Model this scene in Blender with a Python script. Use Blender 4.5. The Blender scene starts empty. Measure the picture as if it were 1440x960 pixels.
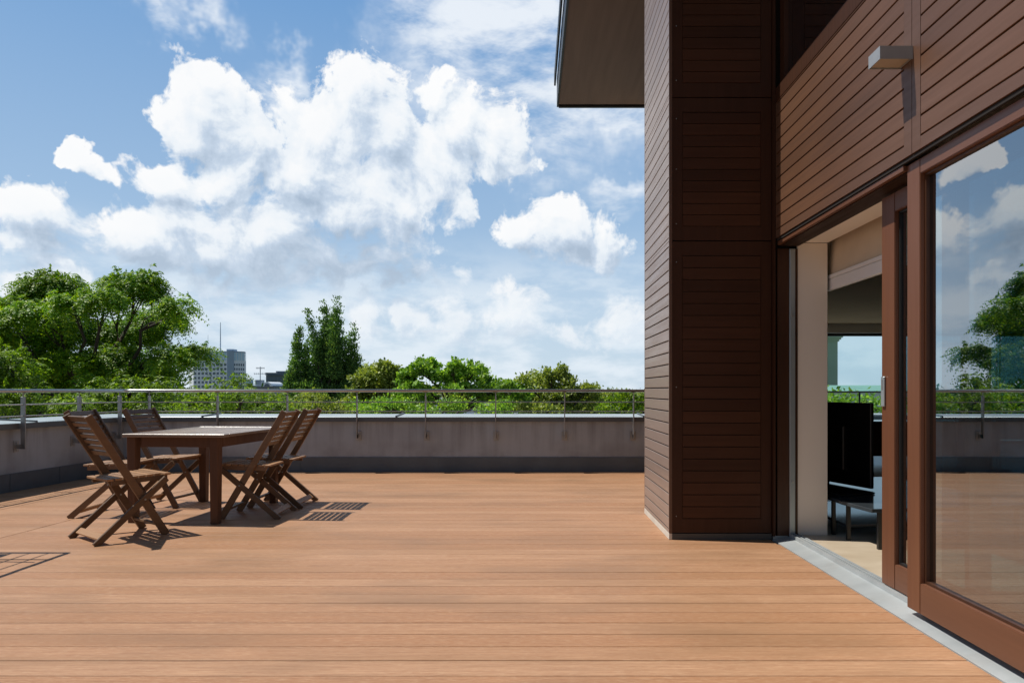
import bpy, bmesh, math, random
import numpy as np
from mathutils import Vector, Matrix

random.seed(7)
RNG = np.random.default_rng(11)
C = bpy.context.scene.collection
EYE = 1.08
F = 960.0
VX, VY = 746.0, 549.0


def at(px, py, Y):
    """world point that stands at depth Y (metres from the camera) where a sight line passes"""
    return Vector(((px - VX) / F * Y, Y, EYE - (py - VY) / F * Y))


# ------------------------------------------------------------------ materials
def new_mat(name):
    m = bpy.data.materials.new(name)
    m.use_nodes = True
    nt = m.node_tree
    nt.nodes.clear()
    out = nt.nodes.new('ShaderNodeOutputMaterial')
    return m, nt, out


def N(nt, t, ins=None, **kw):
    n = nt.nodes.new(t)
    for k, v in kw.items():
        setattr(n, k, v)
    if ins:
        for k, v in ins.items():
            s = n.inputs[k]
            if hasattr(v, 'is_output') or isinstance(v, bpy.types.NodeSocket):
                nt.links.new(v, s)
            else:
                s.default_value = v
    return n


def math_(nt, op, a, b=None, c=None, clamp=False):
    n = nt.nodes.new('ShaderNodeMath')
    n.operation = op
    n.use_clamp = clamp
    for i, v in enumerate((a, b, c)):
        if v is None:
            continue
        if isinstance(v, bpy.types.NodeSocket):
            nt.links.new(v, n.inputs[i])
        else:
            n.inputs[i].default_value = v
    return n.outputs[0]


def vmath(nt, op, a, b=None, scale=None):
    n = nt.nodes.new('ShaderNodeVectorMath')
    n.operation = op
    for i, v in enumerate((a, b)):
        if v is None:
            continue
        if isinstance(v, bpy.types.NodeSocket):
            nt.links.new(v, n.inputs[i])
        else:
            n.inputs[i].default_value = v
    if scale is not None:
        if isinstance(scale, bpy.types.NodeSocket):
            nt.links.new(scale, n.inputs['Scale'])
        else:
            n.inputs['Scale'].default_value = scale
    return n


def mixc(nt, fac, a, b, blend='MIX'):
    n = nt.nodes.new('ShaderNodeMix')
    n.data_type = 'RGBA'
    n.blend_type = blend
    for key, v in ((0, fac), (6, a), (7, b)):
        if isinstance(v, bpy.types.NodeSocket):
            nt.links.new(v, n.inputs[key])
        else:
            if key != 0 and len(v) == 3:
                v = (*v, 1)
            n.inputs[key].default_value = v
    return n.outputs[2]


def mapr(nt, v, a, b, c=0.0, d=1.0, smooth=False):
    n = nt.nodes.new('ShaderNodeMapRange')
    if smooth:
        n.interpolation_type = 'SMOOTHSTEP'
    nt.links.new(v, n.inputs[0])
    for i, x in enumerate((a, b, c, d)):
        n.inputs[i + 1].default_value = x
    return n.outputs[0]


def noise(nt, vec, scale, detail=3.0, rough=0.55, col=False, dist=0.0, dim='3D'):
    n = nt.nodes.new('ShaderNodeTexNoise')
    n.noise_dimensions = dim
    nt.links.new(vec, n.inputs['Vector'])
    n.inputs['Scale'].default_value = scale
    n.inputs['Detail'].default_value = detail
    n.inputs['Roughness'].default_value = rough
    n.inputs['Distortion'].default_value = dist
    return n.outputs['Color' if col else 'Fac']


def objco(nt, scale=(1, 1, 1), world=False):
    if world:
        g = nt.nodes.new('ShaderNodeNewGeometry')
        v = g.outputs['Position']
    else:
        t = nt.nodes.new('ShaderNodeTexCoord')
        v = t.outputs['Object']
    m = nt.nodes.new('ShaderNodeMapping')
    m.inputs['Scale'].default_value = scale
    nt.links.new(v, m.inputs['Vector'])
    return m.outputs[0]


def rgb(r, g, b):
    """sRGB 0-255 to linear"""
    def f(c):
        c /= 255.0
        return c / 12.92 if c <= 0.04045 else ((c + 0.055) / 1.055) ** 2.4
    return (f(r), f(g), f(b), 1)


def surf(name, c1, c2=None, scale=(4, 4, 4), nscale=1.0, rough=0.6, metal=0.0, spec=0.5, detail=4,
         bump=0.0, bscale=None, contrast=(0.3, 0.7), rvar=0.0, dirt=None, island=0.0):
    """two-tone procedural surface with optional bump, dirt mottling and per-piece tone"""
    m, nt, out = new_mat(name)
    p = N(nt, 'ShaderNodeBsdfPrincipled')
    p.inputs['Roughness'].default_value = rough
    p.inputs['Metallic'].default_value = metal
    p.inputs['Specular IOR Level'].default_value = spec
    co = objco(nt, scale)
    fac = noise(nt, co, nscale, detail)
    c2 = c2 or tuple(x * 0.8 for x in c1[:3])
    col = mixc(nt, mapr(nt, fac, *contrast), c1[:3], c2[:3])
    if dirt:
        dco = objco(nt, (dirt[1],) * 3, world=True)
        dn = noise(nt, dco, 1.0, 5)
        col = mixc(nt, mapr(nt, dn, 0.5, 0.75, 0, dirt[2]), col, dirt[0])
    if island:
        g = nt.nodes.new('ShaderNodeNewGeometry')
        v = mapr(nt, g.outputs['Random Per Island'], 0, 1, 1 - island, 1 + island)
        hs = N(nt, 'ShaderNodeHueSaturation', {'Color': col, 'Value': v})
        col = hs.outputs[0]
    nt.links.new(col, p.inputs['Base Color'])
    if rvar:
        nt.links.new(mapr(nt, fac, 0.3, 0.7, rough - rvar, rough + rvar), p.inputs['Roughness'])
    if bump:
        bco = objco(nt, bscale or scale)
        bn = noise(nt, bco, 1.0, 4)
        b = N(nt, 'ShaderNodeBump', {'Strength': bump, 'Distance': 0.01, 'Height': bn})
        nt.links.new(b.outputs[0], p.inputs['Normal'])
    nt.links.new(p.outputs[0], out.inputs[0])
    return m


def leaf_mat(name, cols, trans=0.45, rough=0.5):
    m, nt, out = new_mat(name)
    g = nt.nodes.new('ShaderNodeNewGeometry')
    r = nt.nodes.new('ShaderNodeValToRGB')
    nt.links.new(g.outputs['Random Per Island'], r.inputs[0])
    el = r.color_ramp.elements
    while len(el) < len(cols):
        el.new(0.5)
    for i, c in enumerate(cols):
        el[i].position = i / (len(cols) - 1)
        el[i].color = (*c[:3], 1)
    pos = objco(nt, (0.5, 0.5, 0.5))
    big = noise(nt, pos, 1.0, 2)
    hs = N(nt, 'ShaderNodeHueSaturation', {'Color': r.outputs[0], 'Value': mapr(nt, big, 0.3, 0.7, 0.75, 1.25)})
    p = N(nt, 'ShaderNodeBsdfPrincipled', {'Base Color': hs.outputs[0], 'Roughness': rough, 'Specular IOR Level': 0.35})
    tcol = mixc(nt, 1.0, hs.outputs[0], (1.5, 1.5, 0.5), 'MULTIPLY')
    t = N(nt, 'ShaderNodeBsdfTranslucent', {'Color': tcol})
    mx = N(nt, 'ShaderNodeMixShader', {0: trans, 1: p.outputs[0], 2: t.outputs[0]})
    nt.links.new(mx.outputs[0], out.inputs[0])
    return m


def glass_mat(name, tint, base, gain):
    m, nt, out = new_mat(name)
    g = nt.nodes.new('ShaderNodeNewGeometry')
    c = math_(nt, 'ABSOLUTE', vmath(nt, 'DOT_PRODUCT', g.outputs['Incoming'], g.outputs['Normal']).outputs['Value'])
    f = math_(nt, 'POWER', math_(nt, 'SUBTRACT', 1.0, c, clamp=True), 5.0)
    f = math_(nt, 'MULTIPLY_ADD', f, 0.96, 0.04)
    fac = math_(nt, 'MULTIPLY_ADD', f, gain, base, clamp=True)
    t = N(nt, 'ShaderNodeBsdfTransparent', {'Color': (*tint, 1)})
    co = objco(nt, (1.2, 1.2, 1.2))
    b = N(nt, 'ShaderNodeBump', {'Strength': 0.02, 'Distance': 0.03, 'Height': noise(nt, co, 1.0, 1)})
    gl = N(nt, 'ShaderNodeBsdfGlossy', {'Color': (0.92, 0.96, 1, 1), 'Roughness': 0.0, 'Normal': b.outputs[0]})
    mx = N(nt, 'ShaderNodeMixShader', {0: fac, 1: t.outputs[0], 2: gl.outputs[0]})
    nt.links.new(mx.outputs[0], out.inputs[0])
    return m


def wood_mat(name, c1, c2, axis, rough=0.45, spec=0.5, island=0.1, vary=0.0):
    """stained timber: grain stretched along axis ('X','Y','Z'), tone per board"""
    m, nt, out = new_mat(name)
    s = {'X': (1.5, 30, 30), 'Y': (30, 1.5, 30), 'Z': (30, 30, 1.5)}[axis]
    co = objco(nt, s)
    gr = noise(nt, co, 1.0, 5, 0.6)
    big = noise(nt, objco(nt, (0.8, 0.8, 0.8)), 1.0, 3)
    fac = math_(nt, 'MULTIPLY_ADD', mapr(nt, big, 0.3, 0.7), 0.5, math_(nt, 'MULTIPLY', mapr(nt, gr, 0.25, 0.75), 0.6))
    col = mixc(nt, fac, c1[:3], c2[:3])
    g = nt.nodes.new('ShaderNodeNewGeometry')
    hs = N(nt, 'ShaderNodeHueSaturation', {'Color': col, 'Value': math_(nt, 'MULTIPLY',
             mapr(nt, g.outputs['Random Per Island'], 0, 1, 1 - island, 1 + island),
             mapr(nt, nt.nodes.new('ShaderNodeObjectInfo').outputs['Random'], 0, 1, 1 - vary, 1 + vary))})
    p = N(nt, 'ShaderNodeBsdfPrincipled', {'Base Color': hs.outputs[0], 'Specular IOR Level': spec,
                                           'Roughness': mapr(nt, gr, 0.2, 0.8, rough - 0.08, rough + 0.12)})
    b = N(nt, 'ShaderNodeBump', {'Strength': 0.15, 'Distance': 0.004, 'Height': gr})
    nt.links.new(b.outputs[0], p.inputs['Normal'])
    nt.links.new(p.outputs[0], out.inputs[0])
    return m


# ------------------------------------------------------------------ mesh builder
class MB:
    def __init__(self):
        self.v, self.f = [], []
        self.mi = []
        self.cur = 0

    def poly(self, pts):
        b = len(self.v)
        self.v += [tuple(p) for p in pts]
        self.f.append(tuple(range(b, b + len(pts))))
        return self

    def hexa(self, p):
        b = len(self.v)
        self.v += [tuple(q) for q in p]
        for f in ((0, 3, 2, 1), (4, 5, 6, 7), (0, 1, 5, 4), (1, 2, 6, 5), (2, 3, 7, 6), (3, 0, 4, 7)):
            self.f.append(tuple(b + i for i in f))
            self.mi.append(self.cur)
        return self

    def box(self, x0, x1, y0, y1, z0, z1):
        return self.hexa([(x0, y0, z0), (x1, y0, z0), (x1, y1, z0), (x0, y1, z0),
                          (x0, y0, z1), (x1, y0, z1), (x1, y1, z1), (x0, y1, z1)])

    def prism(self, loop, z0, z1):
        """vertical prism over a plan loop (counter-clockwise)"""
        n = len(loop)
        b = len(self.v)
        self.v += [(x, y, z0) for x, y in loop] + [(x, y, z1) for x, y in loop]
        self.f.append(tuple(b + i for i in reversed(range(n))))
        self.f.append(tuple(b + n + i for i in range(n)))
        for i in range(n):
            j = (i + 1) % n
            self.f.append((b + i, b + j, b + n + j, b + n + i))
        return self

    def extrude(self, loop, p0, p1):
        """loop: list of 3-D offsets, swept from p0 to p1"""
        n = len(loop)
        b = len(self.v)
        p0, p1 = Vector(p0), Vector(p1)
        self.v += [tuple(p0 + Vector(q)) for q in loop] + [tuple(p1 + Vector(q)) for q in loop]
        self.f.append(tuple(b + i for i in reversed(range(n))))
        self.f.append(tuple(b + n + i for i in range(n)))
        for i in range(n):
            j = (i + 1) % n
            self.f.append((b + i, b + j, b + n + j, b + n + i))
        return self

    def bar(self, p0, p1, w, t, side=(0, 1, 0)):
        """rectangular bar from p0 to p1; t measured along side, w across it"""
        p0, p1 = Vector(p0), Vector(p1)
        d = (p1 - p0).normalized()
        s = Vector(side)
        s = (s - d * s.dot(d)).normalized()
        u = d.cross(s).normalized()
        a = u * (w / 2)
        c = s * (t / 2)
        return self.hexa([p0 - a - c, p0 + a - c, p0 + a + c, p0 - a + c,
                          p1 - a - c, p1 + a - c, p1 + a + c, p1 - a + c])

    def tube(self, pts, radii, n=10, caps=True):
        pts = [Vector(p) for p in pts]
        if not hasattr(radii, '__len__'):
            radii = [radii] * len(pts)
        b = len(self.v)
        for i, p in enumerate(pts):
            d = (pts[min(i + 1, len(pts) - 1)] - pts[max(i - 1, 0)]).normalized()
            up = Vector((0, 0, 1)) if abs(d.z) < 0.9 else Vector((1, 0, 0))
            u = d.cross(up).normalized()
            w = d.cross(u).normalized()
            for k in range(n):
                a = 2 * math.pi * k / n
                self.v.append(tuple(p + (u * math.cos(a) + w * math.sin(a)) * radii[i]))
        for i in range(len(pts) - 1):
            for k in range(n):
                k2 = (k + 1) % n
                self.f.append((b + i * n + k, b + i * n + k2, b + (i + 1) * n + k2, b + (i + 1) * n + k))
        if caps:
            self.f.append(tuple(b + k for k in reversed(range(n))))
            e = b + (len(pts) - 1) * n
            self.f.append(tuple(e + k for k in range(n)))
        return self

    def build(self, name, mat, parent=None, bevel=0.0, smooth=False, local=None, seg=1, mat2=None):
        me = bpy.data.meshes.new(name)
        vs = self.v
        if local is not None:
            L = Vector(local)
            vs = [tuple(Vector(q) - L) for q in vs]
        me.from_pydata(vs, [], self.f)
        if mat2 is not None:
            for p, i in zip(me.polygons, self.mi):
                p.material_index = i
        bm = bmesh.new()
        bm.from_mesh(me)
        bmesh.ops.recalc_face_normals(bm, faces=bm.faces)
        if bevel:
            bmesh.ops.bevel(bm, geom=list(bm.edges), offset=bevel, segments=seg, affect='EDGES', clamp_overlap=True)
        bm.to_mesh(me)
        bm.free()
        if smooth:
            for p in me.polygons:
                p.use_smooth = True
        me.materials.append(mat)
        if mat2 is not None:
            me.materials.append(mat2)
        o = bpy.data.objects.new(name, me)
        C.objects.link(o)
        if local is not None:
            o.location = local
        if parent:
            o.parent = parent
        return o


def empty(name, loc, label, cat, group=None, rz=0.0):
    o = bpy.data.objects.new(name, None)
    C.objects.link(o)
    o.empty_display_size = 0.2
    o.location = loc
    o.rotation_euler = (0, 0, rz)
    return tag(o, label, cat, group)


def tag(o, label, cat, group=None):
    o['label'] = label
    o['category'] = cat
    if group:
        o['group'] = group
    return o


def struct(o):
    o['kind'] = 'structure'
    return o


def hold(parent, child):
    """parent a part built in world coordinates without moving it"""
    child.parent = parent
    child.matrix_parent_inverse = Matrix.Translation(parent.location).inverted() if parent.rotation_euler.z == 0 else parent.matrix_basis.inverted()
    return child
# ------------------------------------------------------------------ light, sky, camera
SUN_TRAVEL = Vector((0.57, -0.09, -1.0)).normalized()
to_sun = -SUN_TRAVEL
sun_el = math.asin(to_sun.z)
sun_az = math.atan2(to_sun.x, to_sun.y)

sd = bpy.data.lights.new('sun', 'SUN')
sd.energy = 5.0
sd.angle = math.radians(0.53)
sd.color = (1.0, 0.95, 0.87)
so = bpy.data.objects.new('sun', sd)
so.rotation_euler = SUN_TRAVEL.to_track_quat('-Z', 'Y').to_euler()
so.location = (-20, 4, 40)
C.objects.link(so)

W = bpy.data.worlds.new('World')
bpy.context.scene.world = W
W.use_nodes = True
wt = W.node_tree
wt.nodes.clear()
wout = wt.nodes.new('ShaderNodeOutputWorld')
sky = wt.nodes.new('ShaderNodeTexSky')
sky.sky_type = 'NISHITA'
sky.sun_disc = False
sky.sun_elevation = sun_el
sky.sun_rotation = sun_az
sky.air_density = 1.0
sky.dust_density = 0.6
sky.ozone_density = 2.0

# cumulus and veil clouds: (x, y, half width, half height, weight); directions on the sky
CUM = [
    (285, 142, 60, 54, 1.0), (318, 186, 66, 54, 1.0), (268, 180, 42, 50, .9), (360, 215, 66, 56, .85),
    (505, 140, 62, 58, 1.0), (462, 195, 84, 72, 1.0), (545, 190, 58, 66, .95), (440, 245, 105, 56, .95),
    (660, 190, 66, 58, 1.0), (704, 212, 50, 44, .95), (618, 132, 34, 34, .85), (600, 238, 72, 58, .95),
    (540, 285, 96, 46, .9), (475, 300, 50, 30, .7), (642, 280, 22, 42, .6), (560, 330, 60, 30, .45),
    (308, 252, 46, 44, .95), (338, 292, 46, 44, .85),
    (232, 262, 54, 36, .85), (112, 225, 26, 15, .9), (138, 240, 26, 16, .9), (165, 256, 30, 18, .9),
    (180, 330, 78, 42, .95), (250, 325, 66, 48, .95), (290, 365, 84, 42, .85), (372, 335, 72, 48, .95),
    (415, 365, 80, 40, .6), (38, 292, 76, 44, .95), (30, 335, 66, 30, .75), (75, 385, 60, 26, .7),
    (730, 318, 40, 30, .8), (786, 325, 60, 42, .95), (845, 345, 46, 38, .9),
    (500, 378, 100, 40, .5), (590, 385, 54, 26, .45),
    (500, 452, 44, 34, .6), (574, 452, 30, 28, .65), (640, 462, 52, 36, .6), (716, 440, 46, 44, .75),
    (774, 462, 56, 28, .55), (872, 452, 50, 26, .65), (20, 410, 40, 24, .6),
    (405, 305, 60, 30, .55), (420, 150, 36, 36, .4), (450, 335, 60, 30, .4), (330, 395, 100, 22, .4),
]
VEIL = [(750, 60, 240, 170, 1.25), (850, 150, 150, 46, 1.0), (860, 275, 80, 34, .8), (215, 15, 50, 26, .7), (300, 12, 50, 40, .6),
        (400, 125, 60, 46, .8), (620, 60, 120, 50, .5), (245, 45, 40, 20, .7)]


def dirco(x, y):
    az = math.atan((x - VX) / F)
    el = math.atan((VY - y) / F * math.cos(az))
    return az, el


SHADE = [(335, 200, 70, 46, .36), (545, 195, 60, 56, .34), (490, 370, 130, 55, 1.15), (300, 395, 150, 40, .9), (560, 395, 90, 34, .9),
         (250, 300, 40, 26, .5), (60, 345, 60, 40, .7), (335, 300, 36, 30, .5), (690, 232, 60, 30, .25), (790, 355, 80, 22, .7),
         (430, 285, 60, 30, .55), (190, 375, 90, 26, .6), (560, 270, 60, 26, .3), (860, 365, 40, 16, .6), (720, 475, 90, 16, .5)]
AZ0, AZ1, EL0, EL1 = -0.80, 0.40, -0.06, 0.62
NA, NE = 240, 140
GA, GE = np.meshgrid(np.linspace(AZ0, AZ1, NA), np.linspace(EL0, EL1, NE), indexing='ij')


CK = 1.15


def field(lst, mode):
    acc = np.full(GA.shape, -9.0 if mode == 'max' else 0.0)
    for (x, y, rx, ry, w) in lst:
        a0, e0 = dirco(x, y)
        ca = math.cos(a0)
        r = np.hypot((GA - a0) * F / (rx * CK * ca * ca), (GE - e0) * F / (ry * CK * ca))
        if mode == 'max':
            acc = np.maximum(acc, w * (1 - r))
        elif mode == 'soft':
            acc = np.maximum(acc, w * np.clip(1 - r, 0, 1))
        else:
            acc = acc + w * np.exp(-(r / 0.75) ** 2)
    return np.maximum(acc, -0.55)


def lowrank(nt, azn, eln, fld, rank):
    """a smooth field over azimuth and elevation written as a sum of products of curves"""
    mean = fld.mean()
    U, S, Vt = np.linalg.svd(fld - mean, full_matrices=False)
    acc = None
    for k in range(0, rank, 3):
        outs = []
        amp = []
        for src, fn in ((azn, lambda q: U[:, q]), (eln, lambda q: Vt[q])):
            n = nt.nodes.new('ShaderNodeRGBCurve')
            mp = n.mapping
            mp.use_clip = False
            mults = []
            for c in range(3):
                f = fn(k + c)
                mx = np.abs(f).max()
                mults.append(mx)
                cv = mp.curves[c]
                m = 80
                xs = np.linspace(0, 1, m)
                ys = np.interp(xs, np.linspace(0, 1, len(f)), f / mx * 0.5 + 0.5)
                cv.points[0].location = (0, float(ys[0]))
                cv.points[1].location = (1, float(ys[-1]))
                for x, y in zip(xs[1:-1], ys[1:-1]):
                    cv.points.new(float(x), float(y))
            mp.update()
            n.inputs['Fac'].default_value = 1.0
            nt.links.new(src, n.inputs['Color'])
            v = vmath(nt, 'MULTIPLY_ADD', n.outputs[0], (2, 2, 2))
            v.inputs[2].default_value = (-1, -1, -1)
            outs.append(v.outputs[0])
            amp.append(mults)
        sc_ = [float(S[k + c] * amp[0][c] * amp[1][c]) for c in range(3)]
        a = vmath(nt, 'MULTIPLY', outs[0], tuple(sc_)).outputs[0]
        d = vmath(nt, 'DOT_PRODUCT', a, outs[1]).outputs['Value']
        acc = math_(nt, 'ADD', d, float(mean)) if acc is None else math_(nt, 'ADD', acc, d)
    return acc


def normed(nt, vec):
    s_ = N(nt, 'ShaderNodeSeparateXYZ', {0: vec})
    return mapr(nt, s_.outputs[0], AZ0, AZ1), mapr(nt, s_.outputs[1], EL0, EL1)


def cloud_group():
    g = bpy.data.node_groups.new('cloud_density', 'ShaderNodeTree')
    g.interface.new_socket('P', in_out='INPUT', socket_type='NodeSocketVector')
    g.interface.new_socket('D', in_out='OUTPUT', socket_type='NodeSocketFloat')
    gi = g.nodes.new('NodeGroupInput')
    go = g.nodes.new('NodeGroupOutput')
    P = gi.outputs[0]
    n1 = noise(g, P, 9.0, 1.0, 0.5, col=True, dim='2D')
    w1 = vmath(g, 'SUBTRACT', n1, (0.5, 0.5, 0.5)).outputs[0]
    p1 = vmath(g, 'ADD', P, vmath(g, 'SCALE', w1, scale=0.055).outputs[0]).outputs[0]
    n2 = noise(g, P, 34.0, 3.0, 0.62, col=True, dim='2D')
    w2 = vmath(g, 'SUBTRACT', n2, (0.5, 0.5, 0.5)).outputs[0]
    p2 = vmath(g, 'ADD', p1, vmath(g, 'SCALE', w2, scale=0.034).outputs[0]).outputs[0]
    Fb = lowrank(g, *normed(g, p2), field(CUM, 'max'), 18)
    # sky beyond the picture: scattered cumulus
    sep = N(g, 'ShaderNodeSeparateXYZ', {0: P})
    side = mapr(g, math_(g, 'ABSOLUTE', math_(g, 'ADD', sep.outputs[0], 0.25)), 0.50, 0.75)
    hi = mapr(g, sep.outputs[1], 0.5, 0.62)
    msk = math_(g, 'MAXIMUM', side, hi)
    gen = noise(g, p2, 3.2, 2.0, 0.5, dim='2D')
    gen = math_(g, 'MULTIPLY_ADD', gen, 4.0, -2.45)
    gen = math_(g, 'ADD', math_(g, 'MULTIPLY', math_(g, 'SUBTRACT', msk, 1.0), 3.0), gen)
    gen = math_(g, 'MINIMUM', gen, 0.8)
    Fb = math_(g, 'MAXIMUM', Fb, gen)
    n3 = noise(g, p1, 22.0, 6.0, 0.6, dim='2D')
    D = math_(g, 'ADD', Fb, math_(g, 'MULTIPLY_ADD', n3, 1.3, -0.71))
    g.links.new(D, go.inputs[0])
    return g


tc = wt.nodes.new('ShaderNodeTexCoord')
sep = N(wt, 'ShaderNodeSeparateXYZ', {0: tc.outputs['Generated']})
az = math_(wt, 'ARCTAN2', sep.outputs[0], sep.outputs[1])
el = math_(wt, 'ARCSINE', sep.outputs[2])
P = N(wt, 'ShaderNodeCombineXYZ', {0: az, 1: el}).outputs[0]
cg = cloud_group()
g0 = wt.nodes.new('ShaderNodeGroup'); g0.node_tree = cg
wt.links.new(P, g0.inputs[0])
g1 = wt.nodes.new('ShaderNodeGroup'); g1.node_tree = cg
Ps = vmath(wt, 'ADD', P, (-0.012, 0.026, 0)).outputs[0]
wt.links.new(Ps, g1.inputs[0])
D0, D1 = g0.outputs[0], g1.outputs[0]
PN = normed(wt, P)
shd = lowrank(wt, *PN, field(SHADE, 'sum'), 9)

hz = mapr(wt, el, 0.30, 0.12, 0.19, 0.40)
cov = math_(wt, 'DIVIDE', math_(wt, 'SUBTRACT', D0, 0.0), hz, clamp=True)
cov = math_(wt, 'SMOOTH_MIN', cov, 1.0, 0.25, clamp=True)
lit = math_(wt, 'MULTIPLY_ADD', math_(wt, 'SUBTRACT', D0, D1), 0.72, 0.66, clamp=True)
thick = mapr(wt, D0, 0.25, 1.1)
lit = math_(wt, 'SUBTRACT', lit, math_(wt, 'MULTIPLY', thick, 0.08), clamp=True)
lit = math_(wt, 'SUBTRACT', lit, math_(wt, 'MULTIPLY', shd, 0.50), clamp=True)
ccol = wt.nodes.new('ShaderNodeValToRGB')
wt.links.new(lit, ccol.inputs[0])
e = ccol.color_ramp.elements
e[0].position, e[0].color = 0.0, (0.40, 0.50, 0.63, 1)
e[1].position, e[1].color = 1.0, (1.0, 1.0, 1.0, 1)
m_ = ccol.color_ramp.elements.new(0.35); m_.color = (0.58, 0.68, 0.81, 1)
m_ = ccol.color_ramp.elements.new(0.62); m_.color = (0.86, 0.91, 0.96, 1)

# veil: thin streaked cloud
pv = N(wt, 'ShaderNodeMapping', {'Vector': P, 'Rotation': (0, 0, 0.5), 'Scale': (7, 17, 1)}).outputs[0]
vn = noise(wt, pv, 1.0, 5.0, 0.62, dist=0.15, dim='2D')
wv = vmath(wt, 'SUBTRACT', noise(wt, P, 11.0, 4.0, 0.62, col=True, dim='2D'), (0.5, 0.5, 0.5)).outputs[0]
PV = vmath(wt, 'ADD', P, vmath(wt, 'SCALE', wv, scale=0.16).outputs[0]).outputs[0]
vb = lowrank(wt, *normed(wt, PV), field(VEIL, 'soft'), 6)
vv = math_(wt, 'MULTIPLY', mapr(wt, vn, 0.25, 0.66, 0, 1, smooth=True), mapr(wt, vb, 0.0, 0.7, 0, 0.92, smooth=True))
# low bank of hazy cloud above the horizon
ph = N(wt, 'ShaderNodeMapping', {'Vector': P, 'Scale': (9, 24, 1)}).outputs[0]
hn = noise(wt, ph, 1.0, 5.0, 0.58, dim='2D')
hband = mapr(wt, el, 0.24, 0.10, 0, 1, smooth=True)
hh = math_(wt, 'MULTIPLY', mapr(wt, hn, 0.32, 0.66, 0.25, 0.92, smooth=True), hband)

SKYK = 0.085
base = mixc(wt, 1.0, sky.outputs[0], (SKYK, SKYK, SKYK), 'MULTIPLY')
up = mapr(wt, el, 0.0, 0.55)
grade = mixc(wt, up, (0.54, 0.71, 0.87), (0.150, 0.360, 0.70))
base = mixc(wt, 0.8, base, grade)
hh = math_(wt, 'MULTIPLY', hh, mapr(wt, az, 0.2, 0.42, 1.0, 0.6))
s1 = mixc(wt, hh, base, (0.78, 0.86, 0.935))
s2 = mixc(wt, vv, s1, (0.86, 0.91, 0.97))
fade = mapr(wt, el, 0.01, 0.20, 0.55, 1.0)
cc = mixc(wt, mapr(wt, el, 0.0, 0.22), (0.80, 0.87, 0.94), ccol.outputs[0])
cc = mixc(wt, 0.35, ccol.outputs[0], cc)
s3 = mixc(wt, math_(wt, 'MULTIPLY', cov, fade), s2, cc)
gnd = mapr(wt, el, -0.02, 0.0)
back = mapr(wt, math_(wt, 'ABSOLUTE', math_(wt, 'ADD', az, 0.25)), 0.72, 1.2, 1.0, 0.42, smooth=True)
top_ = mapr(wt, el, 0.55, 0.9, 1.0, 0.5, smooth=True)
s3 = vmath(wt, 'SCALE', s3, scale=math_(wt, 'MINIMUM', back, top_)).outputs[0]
s4 = mixc(wt, gnd, (0.08, 0.09, 0.07), s3)
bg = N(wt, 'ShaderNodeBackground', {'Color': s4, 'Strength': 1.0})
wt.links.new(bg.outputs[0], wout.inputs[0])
W.cycles.sampling_method = 'MANUAL'
W.cycles.sample_map_resolution = 512

cd = bpy.data.cameras.new('camera')
cam = bpy.data.objects.new('camera', cd)
cam.location = (0, 0, EYE)
cam.rotation_euler = (math.radians(90), 0, 0)
cd.sensor_fit = 'HORIZONTAL'
cd.sensor_width = 36
cd.lens = 24
cd.shift_x = -(VX - 720) / 1440
cd.shift_y = (VY - 480) / 1440
cd.clip_start = 0.05
cd.clip_end = 6000
C.objects.link(cam)
sc = bpy.context.scene
sc.camera = cam
sc.render.engine = 'CYCLES'
sc.view_settings.view_transform = 'Standard'
sc.view_settings.look = 'None'
sc.view_settings.exposure = 0
sc.view_settings.gamma = 1
sc.cycles.max_bounces = 7
sc.cycles.diffuse_bounces = 4
sc.cycles.transparent_max_bounces = 12
sc.cycles.use_denoising = True
sc.cycles.sample_clamp_indirect = 6
# ------------------------------------------------------------------ materials of the place
def deck_material():
    m, nt, out = new_mat('larch_decking')
    pos = objco(nt, (1, 1, 1), world=True)
    g = nt.nodes.new('ShaderNodeNewGeometry')
    rnd = g.outputs['Random Per Island']
    grain = noise(nt, objco(nt, (3.5, 75, 60), world=True), 1.0, 6, 0.68)
    speck = noise(nt, objco(nt, (22, 160, 1), world=True), 1.0, 3, 0.7)
    ribs = noise(nt, objco(nt, (0.4, 130, 1), world=True), 1.0, 1, 0.5)
    streak = noise(nt, objco(nt, (0.55, 4.5, 1), world=True), 1.0, 4, 0.6)
    stain = noise(nt, objco(nt, (0.8, 1.9, 1), world=True), 1.0, 5, 0.6)
    col = mixc(nt, mapr(nt, rnd, 0, 1, 0.0, 1.15), (0.375, 0.186, 0.092), (0.460, 0.262, 0.150))
    col = mixc(nt, mapr(nt, grain, 0.38, 0.66, 0, 0.75), col, (0.27, 0.128, 0.064))
    col = mixc(nt, mapr(nt, speck, 0.46, 0.70, 0, 0.5), col, (0.56, 0.37, 0.23))
    col = mixc(nt, mapr(nt, ribs, 0.45, 0.8, 0, 0.18), col, (0.22, 0.11, 0.06))
    col = mixc(nt, mapr(nt, streak, 0.44, 0.72, 0, 0.6), col, (0.29, 0.158, 0.082))
    col = mixc(nt, mapr(nt, stain, 0.50, 0.74, 0, 0.6), col, (0.235, 0.135, 0.074))
    p = N(nt, 'ShaderNodeBsdfPrincipled', {'Base Color': col, 'Specular IOR Level': 0.28,
                                           'Roughness': mapr(nt, stain, 0.3, 0.7, 0.62, 0.5)})
    b = N(nt, 'ShaderNodeBump', {'Strength': 0.22, 'Distance': 0.003, 'Height': math_(nt, 'ADD', ribs, grain)})
    nt.links.new(b.outputs[0], p.inputs['Normal'])
    nt.links.new(p.outputs[0], out.inputs[0])
    return m


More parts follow.
